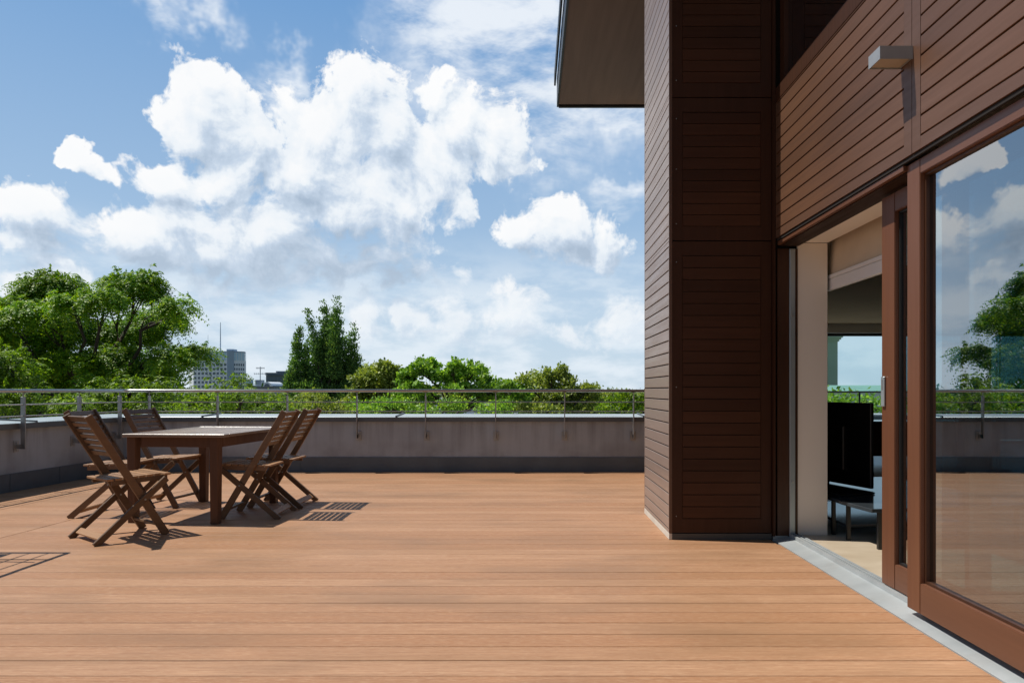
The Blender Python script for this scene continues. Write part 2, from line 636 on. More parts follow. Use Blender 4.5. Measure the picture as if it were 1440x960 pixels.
M = {}
M['deck'] = deck_material()
M['deck_void'] = surf('deck_void', (0.02, 0.014, 0.01), rough=0.9)
M['plaster'] = surf('grey_render', (0.33, 0.345, 0.365), (0.27, 0.283, 0.303), (1.5, 1.5, 1.5), 1, 0.9, detail=7, bump=0.25,
                    bscale=(60, 60, 60), dirt=((0.16, 0.145, 0.14), 2.3, 0.55))
def plaster_material():
    m, nt, out = new_mat('grey_render_wall')
    a = noise(nt, objco(nt, (1.6, 1.6, 1.6), world=True), 1.0, 7, 0.6)
    st = noise(nt, objco(nt, (9, 9, 0.5), world=True), 1.0, 4, 0.6)
    fine = noise(nt, objco(nt, (70, 70, 70), world=True), 1.0, 3)
    z = N(nt, 'ShaderNodeSeparateXYZ', {0: nt.nodes.new('ShaderNodeNewGeometry').outputs['Position']}).outputs[2]
    col = mixc(nt, mapr(nt, a, 0.3, 0.7), (0.385, 0.44, 0.50), (0.315, 0.36, 0.412))
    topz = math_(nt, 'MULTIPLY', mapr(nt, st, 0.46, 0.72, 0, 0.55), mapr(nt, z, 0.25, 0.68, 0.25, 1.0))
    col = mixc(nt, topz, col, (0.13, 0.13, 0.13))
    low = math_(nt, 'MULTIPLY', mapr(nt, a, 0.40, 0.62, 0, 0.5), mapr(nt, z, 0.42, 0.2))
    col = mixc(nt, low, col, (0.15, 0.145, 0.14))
    p = N(nt, 'ShaderNodeBsdfPrincipled', {'Base Color': col, 'Roughness': 0.9, 'Specular IOR Level': 0.2})
    b = N(nt, 'ShaderNodeBump', {'Strength': 0.25, 'Distance': 0.004, 'Height': fine})
    nt.links.new(b.outputs[0], p.inputs['Normal'])
    nt.links.new(p.outputs[0], out.inputs[0])
    return m


M['plaster'] = plaster_material()
M['skirting'] = surf('slate_skirting', (0.098, 0.130, 0.160), (0.072, 0.097, 0.122), (3, 3, 3), 1, 0.55, dirt=((0.09, 0.09, 0.09), 4, 0.4))
M['coping'] = surf('zinc_coping', (0.46, 0.52, 0.53), (0.36, 0.41, 0.43), (1.2, 4, 4), 1, 0.42, metal=0.35, dirt=((0.25, 0.27, 0.27), 3, 0.5))
M['coping_edge'] = surf('zinc_edge', (0.12, 0.14, 0.155), (0.09, 0.105, 0.12), (2, 2, 2), 1, 0.5, metal=0.3)
M['steel'] = surf('brushed_steel', (0.50, 0.51, 0.50), (0.40, 0.41, 0.41), (5, 5, 5), 1, 0.36, metal=0.85)
M['steel_dark'] = surf('galvanised_post', (0.36, 0.37, 0.37), (0.27, 0.28, 0.28), (8, 8, 8), 1, 0.5, metal=0.6)
wa, wb = (0.165, 0.082, 0.045), (0.092, 0.043, 0.0235)
M['clad_y'] = wood_mat('stained_cladding_lengthwise', wa, wb, 'Y', 0.42, 0.5, 0.10)
M['clad_trim'] = wood_mat('stained_cladding_frame', (0.140, 0.071, 0.042), (0.098, 0.049, 0.029), 'Y', 0.42, 0.5, 0.03)
M['clad_x'] = wood_mat('stained_cladding_shaded', (0.072, 0.0275, 0.0125), (0.044, 0.0165, 0.0075), 'X', 0.5, 0.2, 0.2)  # darker copy of the cladding: shade on this face put into its colour
M['clad_xt'] = wood_mat('stained_cladding_shaded_frame', (0.060, 0.0235, 0.0112), (0.040, 0.0155, 0.0075), 'Z', 0.5, 0.2, 0.05)  # frame tone darkened likewise, its shade carried by the colour
M['clad_side'] = wood_mat('stained_cladding_sheen', (0.31, 0.235, 0.20), (0.22, 0.162, 0.135), 'Y', 0.34, 0.7, 0.08)  # paler greyer copy: sky sheen at grazing angle put into the colour
M['gap'] = surf('shadow_gap', (0.012, 0.008, 0.006), rough=0.9)
M['frame'] = wood_mat('stained_door_frame', (0.170, 0.068, 0.033), (0.130, 0.051, 0.025), 'Z', 0.36, 0.5, 0.0)
M['frame_h'] = wood_mat('stained_door_rail', (0.155, 0.066, 0.036), (0.118, 0.050, 0.027), 'Y', 0.36, 0.5, 0.0)
M['jamb'] = wood_mat('stained_jamb', (0.075, 0.030, 0.014), (0.040, 0.016, 0.008), 'Z', 0.4, 0.4, 0.0)
M['header_dark'] = wood_mat('shaded_header', (0.040, 0.020, 0.013), (0.028, 0.014, 0.009), 'Y', 0.5, 0.2, 0.0)  # underside of the header, its shade put into a darker colour
M['gasket'] = surf('black_gasket', (0.012, 0.012, 0.012), rough=0.5)
M['alu'] = surf('anodised_aluminium', (0.42, 0.48, 0.51), (0.35, 0.41, 0.44), (3, 3, 3), 1, 0.35, metal=0.45)
M['sill'] = surf('light_metal_threshold', (0.46, 0.49, 0.50), (0.37, 0.40, 0.41), (2, 6, 6), 1, 0.42, metal=0.25, dirt=((0.35, 0.33, 0.30), 5, 0.4))
M['strip'] = surf('pale_base_strip', (0.66, 0.62, 0.54), (0.54, 0.50, 0.44), (4, 4, 4), 1, 0.6)
M['cream'] = surf('cream_plaster', (0.88, 0.815, 0.745), (0.84, 0.775, 0.705), (1, 1, 1), 1, 0.85, bump=0.05, bscale=(80, 80, 80))
M['ceiling'] = surf('taupe_ceiling', (0.62, 0.40, 0.21), (0.56, 0.36, 0.19), (1, 1, 1), 1, 0.9)
M['stone'] = surf('travertine_floor', (0.60, 0.51, 0.39), (0.47, 0.38, 0.27), (3, 5, 3), 1, 0.3, detail=7)
M['soffit'] = surf('brown_soffit', (0.145, 0.096, 0.068), (0.115, 0.076, 0.054), (14, 0.8, 1), 1, 0.75, bump=0.1, bscale=(60, 4, 4))
M['dark_metal'] = surf('dark_fascia', (0.035, 0.038, 0.043), (0.025, 0.027, 0.03), (3, 3, 3), 1, 0.45, metal=0.3)
M['glass'] = glass_mat('window_glass', (0.21, 0.38, 0.42), 0.29, 2.2)
M['glass_far'] = glass_mat('rear_glass', (0.80, 0.93, 0.94), 0.02, 1.0)
M['white'] = surf('white_enamel', (0.88, 0.90, 0.93), (0.84, 0.86, 0.90), rough=0.4)
M['blind'] = surf('cream_blind', (0.72, 0.62, 0.50), (0.66, 0.57, 0.46), (6, 6, 6), 1, 0.9)
M['black'] = surf('black_plastic', (0.012, 0.012, 0.013), rough=0.35)
M['black_gloss'] = surf('black_glass', (0.02, 0.025, 0.03), rough=0.08)
M['bench'] = surf('dark_bench_top', (0.045, 0.055, 0.065), rough=0.12)
M['teak'] = wood_mat('weathered_teak', (0.178, 0.103, 0.055), (0.105, 0.058, 0.031), 'X', 0.5, 0.4, 0.1, 0.3)
M['teak_seat'] = wood_mat('sunlit_teak', (0.36, 0.205, 0.105), (0.24, 0.130, 0.064), 'Y', 0.5, 0.4, 0.05, 0.22)  # brighter than the other teak: sunlight on the slats put into the colour
M['teak_top'] = wood_mat('sheen_teak_top', (0.29, 0.205, 0.15), (0.18, 0.123, 0.088), 'Y', 0.28, 0.7, 0.02, 0.18)  # paler and greyer: reflected sky put into the colour of the top
M['teak_dark'] = wood_mat('brown_teak', (0.12, 0.055, 0.029), (0.075, 0.034, 0.018), 'Z', 0.5, 0.35, 0.12)
M['curtain'] = surf('white_sheer', (0.80, 0.80, 0.80), rough=0.9)
M['bark'] = surf('grey_brown_bark', (0.060, 0.045, 0.032), (0.03, 0.022, 0.017), (6, 6, 1.5), 1, 0.9, bump=0.6, bscale=(20, 20, 5))
# ------------------------------------------------------------------ terrace: deck, parapets, railing
XI0, SLOPE = -5.556, 0.067          # inner face of the left parapet: X = XI0 + SLOPE*(Y-7.15)


def xl(y, off=0.0):
    return XI0 + SLOPE * (y - 7.15) + off


YF = 9.09                            # inner face of the far parapet
PITCH = 0.148
Y_START = -1.2
XE = 1.752


def seam_x(y, k):
    return (-3.89 + (y - 5.0) * 0.0596) if k == 0 else (-4.82 + (y - 6.2) * 0.067)


mb = MB()
y = 2.588 - PITCH * 26
rows = 0
while y < YF - 0.02:
    y0, y1 = y + 0.0029, min(y + PITCH - 0.0029, YF - 0.004)
    ends = [(lambda q: xl(q, 0.012)), (lambda q: seam_x(q, 1)), (lambda q: seam_x(q, 0)), (lambda q: XE)]
    if y > 4.93 - PITCH and y < 6.02:
        ends[3] = (lambda q: 1.74)
    for k in range(3):
        g0 = 0.0035 if k else 0.0
        g1 = 0.0035 if k < 2 else 0.0
        p = [(ends[k](y0) + g0, y0), (ends[k + 1](y0) - g1, y0), (ends[k + 1](y1) - g1, y1), (ends[k](y1) + g0, y1)]
        dz = random.uniform(-0.0006, 0.0006)
        mb.hexa([(a, b, -0.028) for a, b in p] + [(a, b, dz) for a, b in p])
    y += PITCH
deck = struct(mb.build('deck', M['deck'], bevel=0.0022))
struct(MB().box(-6.4, 1.9, Y_START - 2, 9.6, -0.60, -0.032).build('terrace_slab', M['deck_void']))
struct(MB().box(-6.35, 11.2, Y_START - 2, 16.0, -12.0, -0.605).build('terrace_base', M['plaster']))


def parapet(name, label, pts_in, pts_out, seams, skseams, coping_seams):
    """pts_in / pts_out: the two ends of the inner and outer face, in plan"""
    (ax, ay), (bx, by) = pts_in
    o = empty(name, (ax, ay, 0), label, 'parapet wall')
    A, B = Vector((ax, ay, 0)), Vector((bx, by, 0))
    d = (B - A).normalized()
    nrm = Vector((-d.y, d.x, 0))
    mid_out = Vector((*pts_out[0], 0))
    if (mid_out - A).dot(nrm) > 0:
        nrm = -nrm                     # nrm points to the terrace side
    th = 0.46
    L = (B - A).length

    def P(s, n, z):
        q = A + d * s + nrm * n
        return (q.x, q.y, z)

    def slab(mb, s0, s1, n0, n1, z0, z1, dz=0.0):
        # n0 = outer side, n1 = terrace side; dz lifts the outer side of the top
        mb.hexa([P(s0, n0, z0), P(s1, n0, z0), P(s1, n1, z0), P(s0, n1, z0),
                 P(s0, n0, z1 + dz), P(s1, n0, z1 + dz), P(s1, n1, z1), P(s0, n1, z1)])
    w = MB(); slab(w, 0, L, -th, 0, -0.6, 0.684)
    hold(o, w.build('wall', M['plaster']))
    s = MB()
    last = 0.0
    for q in list(skseams) + [L]:
        slab(s, last + 0.004, q - 0.004, 0.001, 0.014, -0.02, 0.196)
        if q < L:
            slab(s, q - 0.022, q + 0.004, 0.0145, 0.019, -0.02, 0.193)
        last = q
    hold(o, s.build('skirting', M['skirting']))
    cpp = MB(); slab(cpp, 0, L, -th - 0.04, 0.042, 0.688, 0.732, 0.022)
    hold(o, cpp.build('coping', M['coping'], bevel=0.004))
    e = MB(); slab(e, 0, L, 0.043, 0.048, 0.668, 0.727)
    hold(o, e.build('drip_edge', M['coping_edge']))
    for q in coping_seams:
        r = MB()
        r.hexa([P(q - 0.012, -th - 0.03, 0.745), P(q + 0.012, -th - 0.03, 0.745), P(q + 0.012, 0.052, 0.722), P(q - 0.012, 0.052, 0.722),
                P(q - 0.008, -th - 0.03, 0.772), P(q + 0.008, -th - 0.03, 0.772), P(q + 0.008, 0.050, 0.750), P(q - 0.008, 0.050, 0.750)])
        hold(o, r.build('coping_seam', M['coping_edge']))
    return o


corner = (xl(YF), YF)
parapet('parapet_wall', 'grey rendered parapet along the far edge of the deck with slate skirting', [corner, (1.79, YF)], [(0, YF + 1), (1, YF + 1)],
        None, [x - corner[0] for x in (-4.9, -3.06, -1.23, 0.61)], [x - corner[0] for x in (-4.35, -1.78, 1.5)])
parapet('parapet_wall', 'grey rendered parapet running along the left side behind the table', [(xl(-1.0), -1.0), (xl(YF + 0.5), YF + 0.5)], [(-8, 0), (-8, 1)],
        None, [1.6, 3.4, 5.2, 7.05, 8.3, 9.0], [2.0, 4.6, 7.1, 8.6])

# railing with posts hooked to the inner faces
rail = empty('railing', (xl(9.0, 0.085), 9.0, 0), 'steel railing of tube handrail and two thin rods on bracketed posts above the parapet', 'railing')
yl0 = -0.9
RZ = 1.078
path = [(xl(yl0, .085), yl0), (xl(9.0, .085), 9.0), (1.79, 9.0)]
h = MB().tube([(x, y, RZ) for x, y in (path[0], (xl(8.93, .085), 8.93), (xl(8.98, .09), 8.985), (xl(9.0, .155), 9.0), path[2])], 0.0195, 14)
hold(rail, h.build('handrail', M['steel'], smooth=True))
for z in (0.930, 0.806):
    h = MB().tube([(x, y, z) for x, y in path], 0.0062, 8)
    hold(rail, h.build('rod', M['steel'], smooth=True))


def post(x, y, along, out):
    """along: unit plan vector along the wall; out: towards the terrace"""
    o_ = Vector((*out, 0)); a_ = Vector((*along, 0))
    c = Vector((x, y, 0))
    mb = MB()
    mb.bar(c + Vector((0, 0, 0.452)), c + Vector((0, 0, 1.012)), 0.052, 0.012, a_)
    mb.tube([c + Vector((0, 0, 1.005)), c + Vector((0, 0, 1.066))], 0.006, 8)
    # cradle under the handrail
    mb.bar(c + Vector((0, 0, 1.055)) - a_ * 0.03, c + Vector((0, 0, 1.055)) + a_ * 0.03, 0.02, 0.005, (0, 0, 1))
    p = mb.build('post', M['steel_dark'], bevel=0.0012)
    hold(rail, p)
    b = MB()
    b.bar(c + Vector((0, 0, 0.478)) + o_ * 0.02, c + Vector((0, 0, 0.478)) - o_ * 0.083, 0.05, 0.012, a_)
    b.bar(c + Vector((0, 0, 0.42)) - o_ * 0.081, c + Vector((0, 0, 0.54)) - o_ * 0.081, 0.006, 0.07, a_)
    for dz in (-0.04, 0.04):
        b.tube([c + Vector((0, 0, 0.478 + dz)) - o_ * 0.078, c + Vector((0, 0, 0.478 + dz)) - o_ * 0.07], 0.008, 6)
    br = b.build('bracket', M['steel_dark'])
    br.parent = p
    br.matrix_parent_inverse = Matrix.Identity(4)
    return p


for px in (210, 306, 404, 502, 598.5, 697, 794, 891):
    post((px - VX) * 9.0 / F, 9.0, (1, 0), (0, -1))
ldir = Vector((SLOPE, 1)).normalized()
for yy in (8.998, 8.174, 7.345, 6.52, 5.69, 4.87, 4.04, 3.2, 2.4, 1.6):
    if yy > 8.9:
        yy = 8.90
    post(xl(yy, .085), yy, (ldir.x, ldir.y), (ldir.y, -ldir.x))
# ------------------------------------------------------------------ the house
house = empty('house', (1.9, 4.95, 0), 'house corner clad in brown stained timber boards with sliding glass doors', 'house')
PW = 0.0865


def add(mb, name, mat, parent=house, **kw):
    o = mb.build(name, mat, **kw)
    return hold_in(parent, o)


def hold_in(parent, o):
    o.parent = parent
    if parent is house:
        o.matrix_parent_inverse = Matrix.Translation(house.location).inverted()
    else:
        o.matrix_parent_inverse = Matrix.Identity(4)
    return o


def panel_x(x, y0, y1, z0, z1, off, stile0=0.035, stile1=0.035, rail0=0.085, rail1=0.085, mat='clad_y', tmat='clad_trim', lit=True):
    """panel facing -X at plane x, boards along Y"""
    b = MB()
    b.box(x + 0.012, x + 0.02, y0, y1, z0, z1)
    add(b, 'cladding_backing', M['gap'])
    fr = MB()
    fr.box(x - 0.001, x + 0.012, y0, y0 + stile0, z0, z1)
    fr.box(x - 0.001, x + 0.012, y1 - stile1, y1, z0, z1)
    fr.box(x - 0.0006, x + 0.012, y0 + stile0, y1 - stile1, z0, z0 + rail0)
    fr.box(x - 0.0006, x + 0.012, y0 + stile0, y1 - stile1, z1 - rail1, z1)
    p = add(fr, 'cladding_panel', M[tmat])
    bo = MB()
    z = z0 + rail0 + 0.009
    n = max(1, round((z1 - rail1 - z) / PW))
    pw = (z1 - rail1 - z) / n
    for i in range(n):
        bo.box(x, x + 0.012, y0 + stile0 + 0.001, y1 - stile1 - 0.001, z + i * pw, z + (i + 1) * pw - 0.009)
    o = bo.build('cladding_board', M[mat], bevel=0.0016)
    return hold_in(p, o)


def panel_y(yp, x0, x1, z0, z1, stile=0.075):
    b = MB().box(x0, x1, yp + 0.008, yp + 0.02, z0, z1)
    add(b, 'cladding_backing', M['gap'])
    fr = MB()
    fr.box(x0, x0 + stile, yp - 0.001, yp + 0.008, z0, z1)
    fr.box(x1 - stile, x1, yp - 0.001, yp + 0.008, z0, z1)
    fr.box(x0 + stile, x1 - stile, yp - 0.0006, yp + 0.008, z0, z0 + 0.1)
    fr.box(x0 + stile, x1 - stile, yp - 0.0006, yp + 0.008, z1 - 0.1, z1)
    p = add(fr, 'cladding_panel', M['clad_xt'])
    bo = MB()
    z = z0 + 0.105
    n = max(1, round((z1 - 0.1 - z) / PW))
    pw = (z1 - 0.1 - z) / n
    for i in range(n):
        bo.box(x0 + stile + 0.002, x1 - stile - 0.002, yp, yp + 0.008, z + i * pw, z + (i + 1) * pw - 0.005)
    o = bo.build('cladding_board', M['clad_x'], bevel=0.0012)
    hold_in(p, o)
    for zz in (z0 + 0.12, (z0 + z1) / 2, z1 - 0.15):
        o = MB().tube([(x0 + 0.03, yp - 0.0035, zz), (x0 + 0.03, yp + 0.001, zz)], 0.004, 8).build('screw', M['steel_dark'])
        hold_in(p, o)


ZR = 5.64
# projecting column
CX, CY0, CY1 = 1.008, 4.955, 6.03
add(MB().box(CX + 0.02, 2.15, CY0 + 0.02, CY1, 0.0, ZR), 'column', M['gap'])
zs = [0.046, 2.165, 3.204, 4.24, ZR - 0.002]
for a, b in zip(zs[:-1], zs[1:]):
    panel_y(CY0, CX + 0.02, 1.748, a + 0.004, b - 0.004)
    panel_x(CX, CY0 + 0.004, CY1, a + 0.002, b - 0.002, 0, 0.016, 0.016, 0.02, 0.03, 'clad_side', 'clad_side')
add(MB().box(CX - 0.003, CX + 0.019, CY0 - 0.004, CY0 + 0.003, 0.046, ZR), 'corner_trim', M['clad_trim'])
add(MB().box(CX - 0.002, CX + 0.02, CY0 + 0.0, CY1, 0.001, 0.044), 'base_strip', M['strip'])
add(MB().box(CX + 0.021, 1.75, CY0 - 0.004, CY0 + 0.018, 0.001, 0.044), 'base_strip', surf('shaded_base_strip', (0.07, 0.07, 0.068), rough=0.6))
add(MB().box(1.752, 1.768, CY0 - 0.03, CY0 + 0.018, 0.03, ZR), 'corner_post', M['clad_xt'])

# door wall: cladding above the openings
DX = 1.77
seam_y = 3.167
ztop = 3.15
panel_x(DX, seam_y + 0.002, CY0 - 0.032, 2.178, ztop, 0, 0.065, 0.002, 0.055, 0.004)
panel_x(DX, 0.80, seam_y - 0.002, 2.178, ztop, 0, 0.004, 0.067, 0.055, 0.004)
panel_x(DX, -1.0, 0.796, 0.05, ztop, 0, 0.05, 0.05, 0.085, 0.085)
add(MB().box(DX + 0.006, DX + 0.02, -1.0, CY0 - 0.03, 2.158, 2.174), 'shadow_gap', M['gap'])
add(MB().box(DX + 0.012, DX + 0.034, 3.265, CY0 - 0.03, 2.128, 2.155), 'header', M['frame_h'], bevel=0.002)
add(MB().box(DX + 0.036, 1.935, 3.265, CY0 - 0.03, 2.122, 2.155), 'header_underside', M['header_dark'])
# upper window
add(MB().box(DX - 0.004, DX + 0.085, -1.0, CY0 - 0.032, ztop + 0.003, 3.255), 'window_sill', M['clad_xt'], bevel=0.003)
uw = MB()
uw.box(DX + 0.03, DX + 0.09, CY0 - 0.11, CY0 - 0.032, 3.257, 5.2)
uw.box(DX + 0.03, DX + 0.09, 0.8, CY0 - 0.112, 3.257, 3.30)
uw.box(DX + 0.03, DX + 0.09, 0.8, CY0 - 0.112, 5.15, 5.2)
uw.box(DX + 0.03, DX + 0.09, 2.6, 2.68, 3.302, 5.148)
u = add(uw, 'upper_window', M['clad_xt'])
u1 = MB().poly([(DX + 0.06, 0.8, 3.30), (DX + 0.06, CY0 - 0.112, 3.30), (DX + 0.06, CY0 - 0.112, 5.15), (DX + 0.06, 0.8, 5.15)]).build('pane', M['glass'])
hold_in(u, u1)
add(MB().box(DX + 0.02, 2.15, -1.0, CY0 - 0.03, 5.2, ZR), 'wall', M['clad_trim'])
# structural lintel and reveal
add(MB().box(1.94, 2.157, 0.8, CY0 + 0.0, 2.152, 3.25), 'lintel', M['cream'])
add(MB().box(1.937, 2.157, CY0 + 0.0, CY0 + 0.018, 0.03, 2.15), 'reveal', M['cream'], bevel=0.003)
add(MB().box(DX + 0.018, 1.872, CY0 - 0.012, CY0 + 0.018, 0.03, 2.106), 'jamb', M['jamb'])
tr = MB().box(1.874, 1.914, CY0 - 0.022, CY0 + 0.018, 0.03, 2.106)
t_ = add(tr, 'guide_track', M['alu'], bevel=0.003)
for zz in (0.42, 1.62):
    s = MB().tube([(1.894, CY0 - 0.030, zz), (1.894, CY0 - 0.020, zz)], 0.008, 10).build('screw', M['steel'])
    hold_in(t_, s)
add(MB().box(1.9145, 1.9365, CY0 - 0.008, CY0 + 0.018, 0.03, 2.106), 'jamb', M['jamb'])

# threshold
prof = [(1.754, -0.02), (1.754, 0.004), (1.868, 0.026), (1.868, -0.02)]
th = MB().extrude([(x, 0, z) for x, z in prof], (0, -1.0, 0), (0, CY0 - 0.005, 0))
t0 = add(th, 'threshold', M['sill'])
tk = MB()
for x0, x1, z1 in ((1.869, 1.884, 0.050), (1.8845, 1.900, 0.036), (1.9005, 1.912, 0.048), (1.9125, 1.930, 0.036), (1.9305, 1.945, 0.046)):
    tk.box(x0, x1, -1.0, CY0 - 0.024, -0.02, z1)
o = tk.build('track', M['sill']); hold_in(t0, o)
add(MB().box(1.76, 1.87, CY0 - 0.004, CY0 + 0.018, 0.005, 0.028), 'threshold_end', M['alu'])

# fixed glazed unit
def leaf(name, x0, x1, y0, y1, z0, z1, sw, rb, rt, glass_x, handle=False):
    fr = MB()
    fr.box(x0, x1, y1 - sw, y1, z0, z1)
    fr.box(x0, x1, y0, y0 + sw, z0, z1)
    fr.cur = 1
    fr.box(x0 + 0.0008, x1 - 0.001, y0 + sw - 0.001, y1 - sw + 0.001, z0 + 0.0005, z0 + rb)
    fr.box(x0 + 0.0008, x1 - 0.001, y0 + sw - 0.001, y1 - sw + 0.001, z1 - rt, z1 - 0.0005)
    o = add(fr, name, M['frame'], bevel=0.003, seg=2, mat2=M['frame_h'])
    bd = MB()
    a0, a1, b0, b1 = y0 + sw, y1 - sw, z0 + rb, z1 - rt
    w = 0.012
    bd.box(x0 + 0.022, x1, a0, a0 + w, b0, b1)
    bd.box(x0 + 0.022, x1, a1 - w, a1, b0, b1)
    bd.box(x0 + 0.022, x1, a0 + w, a1 - w, b0, b0 + w)
    bd.box(x0 + 0.022, x1, a0 + w, a1 - w, b1 - w, b1)
    hold_in(o, bd.build('glazing_bead', M['gasket'] if handle else M['jamb']))
    gp = MB().poly([(glass_x, a0 + 0.005, b0 + 0.005), (glass_x, a1 - 0.005, b0 + 0.005), (glass_x, a1 - 0.005, b1 - 0.005), (glass_x, a0 + 0.005, b1 - 0.005)])
    hold_in(o, gp.build('pane', M['glass']))
    return o


fw = leaf('fixed_window', 1.80, 1.866, 0.80, 3.263, 0.048, 2.153, 0.108, 0.142, 0.070, 1.838)
sd_ = leaf('sliding_door', 1.884, 1.938, 1.35, 3.662, 0.052, 2.106, 0.130, 0.13, 0.10, 1.915, True)
hd = MB()
hy = 3.662 - 0.028
hd.box(1.872, 1.883, hy - 0.016, hy + 0.016, 0.995, 1.155)
hd_o = hd.build('handle', M['alu'], bevel=0.003); hold_in(sd_, hd_o)
hr = MB().box(1.8705, 1.872, hy - 0.007, hy + 0.007, 1.085, 1.140).build('handle_recess', M['steel_dark']); hold_in(sd_, hr)

# roof with overhanging eaves
YR = 10.95
RX = 0.0385 * YR
rf = add(MB().box(RX + 0.05, 11.3, -1.5, YR - 0.05, ZR + 0.012, ZR + 0.42), 'roof', M['dark_metal'])
so_ = MB().box(RX + 0.03, 11.2, -1.45, YR - 0.06, ZR, ZR + 0.010)
hold_in(rf, so_.build('soffit', M['soffit']))
fa = MB()
fa.box(RX, RX + 0.028, -1.5, YR, ZR - 0.02, ZR + 0.42)
fa.box(RX + 0.03, 11.3, YR - 0.045, YR, ZR - 0.035, ZR + 0.42)
hold_in(rf, fa.build('fascia', M['dark_metal']))
gt = MB().box(RX - 0.045, RX - 0.018, -1.5, YR - 0.03, ZR + 0.31, ZR + 0.50)
hold_in(rf, gt.build('gutter', M['dark_metal']))

# hidden and inner shell
def wall(*b, mat='cream', name='wall'):
    return add(MB().box(*b), name, M[mat])


YB = 13.5
wall(1.80, 2.157, CY1 + 0.005, 9.3, 0, ZR, mat='clad_trim')
wall(2.16, 2.62, 9.1, 9.3, 0, ZR)
wall(2.42, 2.62, 9.305, YB, 0, 2.7)
wall(11.0, 11.3, -1.0, YB + 0.3, 0, ZR)
wall(1.8, 10.99, -1.3, -1.005, 0, ZR)
wall(2.2, 10.99, 10.6, 10.8, 2.72, ZR)
wall(2.625, 10.99, YB, YB + 0.3, 2.22, 2.7)
wall(8.69, 9.06, YB, YB + 0.3, 0.032, 2.217, mat='black')
wall(1.795, 1.935, -1.0, 0.795, 0.05, 2.15)
add(MB().prism([(2.158, -1.0), (10.995, -1.0), (10.995, YB - 0.003), (2.63, YB - 0.003), (2.63, 9.28), (2.158, 9.08)], 2.4, 2.70), 'ceiling', M['ceiling'])
add(MB().box(2.42, 11.3, YB + 0.302, YB + 0.7, 2.45, 2.72), 'flat_roof', M['dark_metal'])
add(MB().prism([(1.946, -1.0), (10.995, -1.0), (10.995, YB + 0.3), (2.43, YB + 0.3), (2.43, 9.1), (1.946, 9.1)], -0.03, 0.030), 'floor', M['stone'])
for a, b in ((2.63, 5.6), (5.65, 8.68), (9.07, 10.98)):
    fr = MB()
    fr.box(a, a + 0.05, YB + 0.1, YB + 0.16, 0.033, 2.215)
    fr.box(b - 0.05, b, YB + 0.1, YB + 0.16, 0.033, 2.215)
    fr.box(a + 0.05, b - 0.05, YB + 0.1, YB + 0.16, 0.033, 0.08)
    fr.box(a + 0.05, b - 0.05, YB + 0.1, YB + 0.16, 2.165, 2.215)
    w = add(fr, 'rear_window', M['black'])
    gp = MB().poly([(a + 0.05, YB + 0.13, 0.08), (b - 0.05, YB + 0.13, 0.08), (b - 0.05, YB + 0.13, 2.165), (a + 0.05, YB + 0.13, 2.165)])
    hold_in(w, gp.build('pane', M['glass_far']))

# ------------------------------------------------------------------ wall lamp
lx0, ly0, ly1, lz0, lz1 = 1.615, 3.155, 3.262, 2.612, 2.672
lamp = empty('wall_lamp', (DX, (ly0 + ly1) / 2, lz0), 'flat aluminium box lamp projecting from the timber cladding above the doors', 'wall lamp')
lb = MB()
lb.box(lx0, DX - 0.002, ly0, ly0 + 0.004, lz0, lz1)
lb.box(lx0, DX - 0.002, ly1 - 0.004, ly1, lz0, lz1)
lb.box(lx0, lx0 + 0.004, ly0 + 0.004, ly1 - 0.004, lz0, lz1)
lb.box(lx0 + 0.004, DX - 0.002, ly0 + 0.004, ly1 - 0.004, lz1 - 0.004, lz1)
lb.box(DX - 0.008, DX - 0.0025, ly0 + 0.004, ly1 - 0.004, lz0 + 0.004, lz1 - 0.004)
hold(lamp, lb.build('housing', surf('lamp_aluminium', (0.36, 0.38, 0.40), (0.30, 0.32, 0.34), (6, 6, 6), 1, 0.45, metal=0.3)))
ld = MB().box(lx0 + 0.005, DX - 0.010, ly0 + 0.005, ly1 - 0.005, lz0 + 0.006, lz0 + 0.012)
hold(lamp, ld.build('diffuser', surf('frosted_diffuser', (0.42, 0.36, 0.28), rough=0.3)))

# ------------------------------------------------------------------ things in the room
bl = empty('roller_blind', (2.2, 4.0, 1.81), 'cream roller blind half lowered behind the open door with white bottom bar', 'blind')
f_ = MB()
for i in range(12):
    t = i / 12; t2 = (i + 1) / 12
    fx = lambda q: 2.195 + 0.05 * q * q
    z0_, z1_ = 1.90 + 0.45 * t, 1.90 + 0.45 * t2
    f_.poly([(fx(t), 1.2, z0_), (fx(t), 5.02, z0_), (fx(t2), 5.02, z1_), (fx(t2), 1.2, z1_)])
hold(bl, f_.build('fabric', M['blind'], smooth=True))
b_ = MB().box(2.18, 2.21, 1.15, 5.04, 1.812, 1.892)
b_.box(2.176, 2.214, 1.15, 5.04, 1.895, 1.922)
hold(bl, b_.build('bottom_bar', M['white'], bevel=0.003))
hold(bl, MB().tube([(2.26, 1.2, 2.36), (2.26, 5.04, 2.36)], 0.03, 12).build('roller', M['white']))

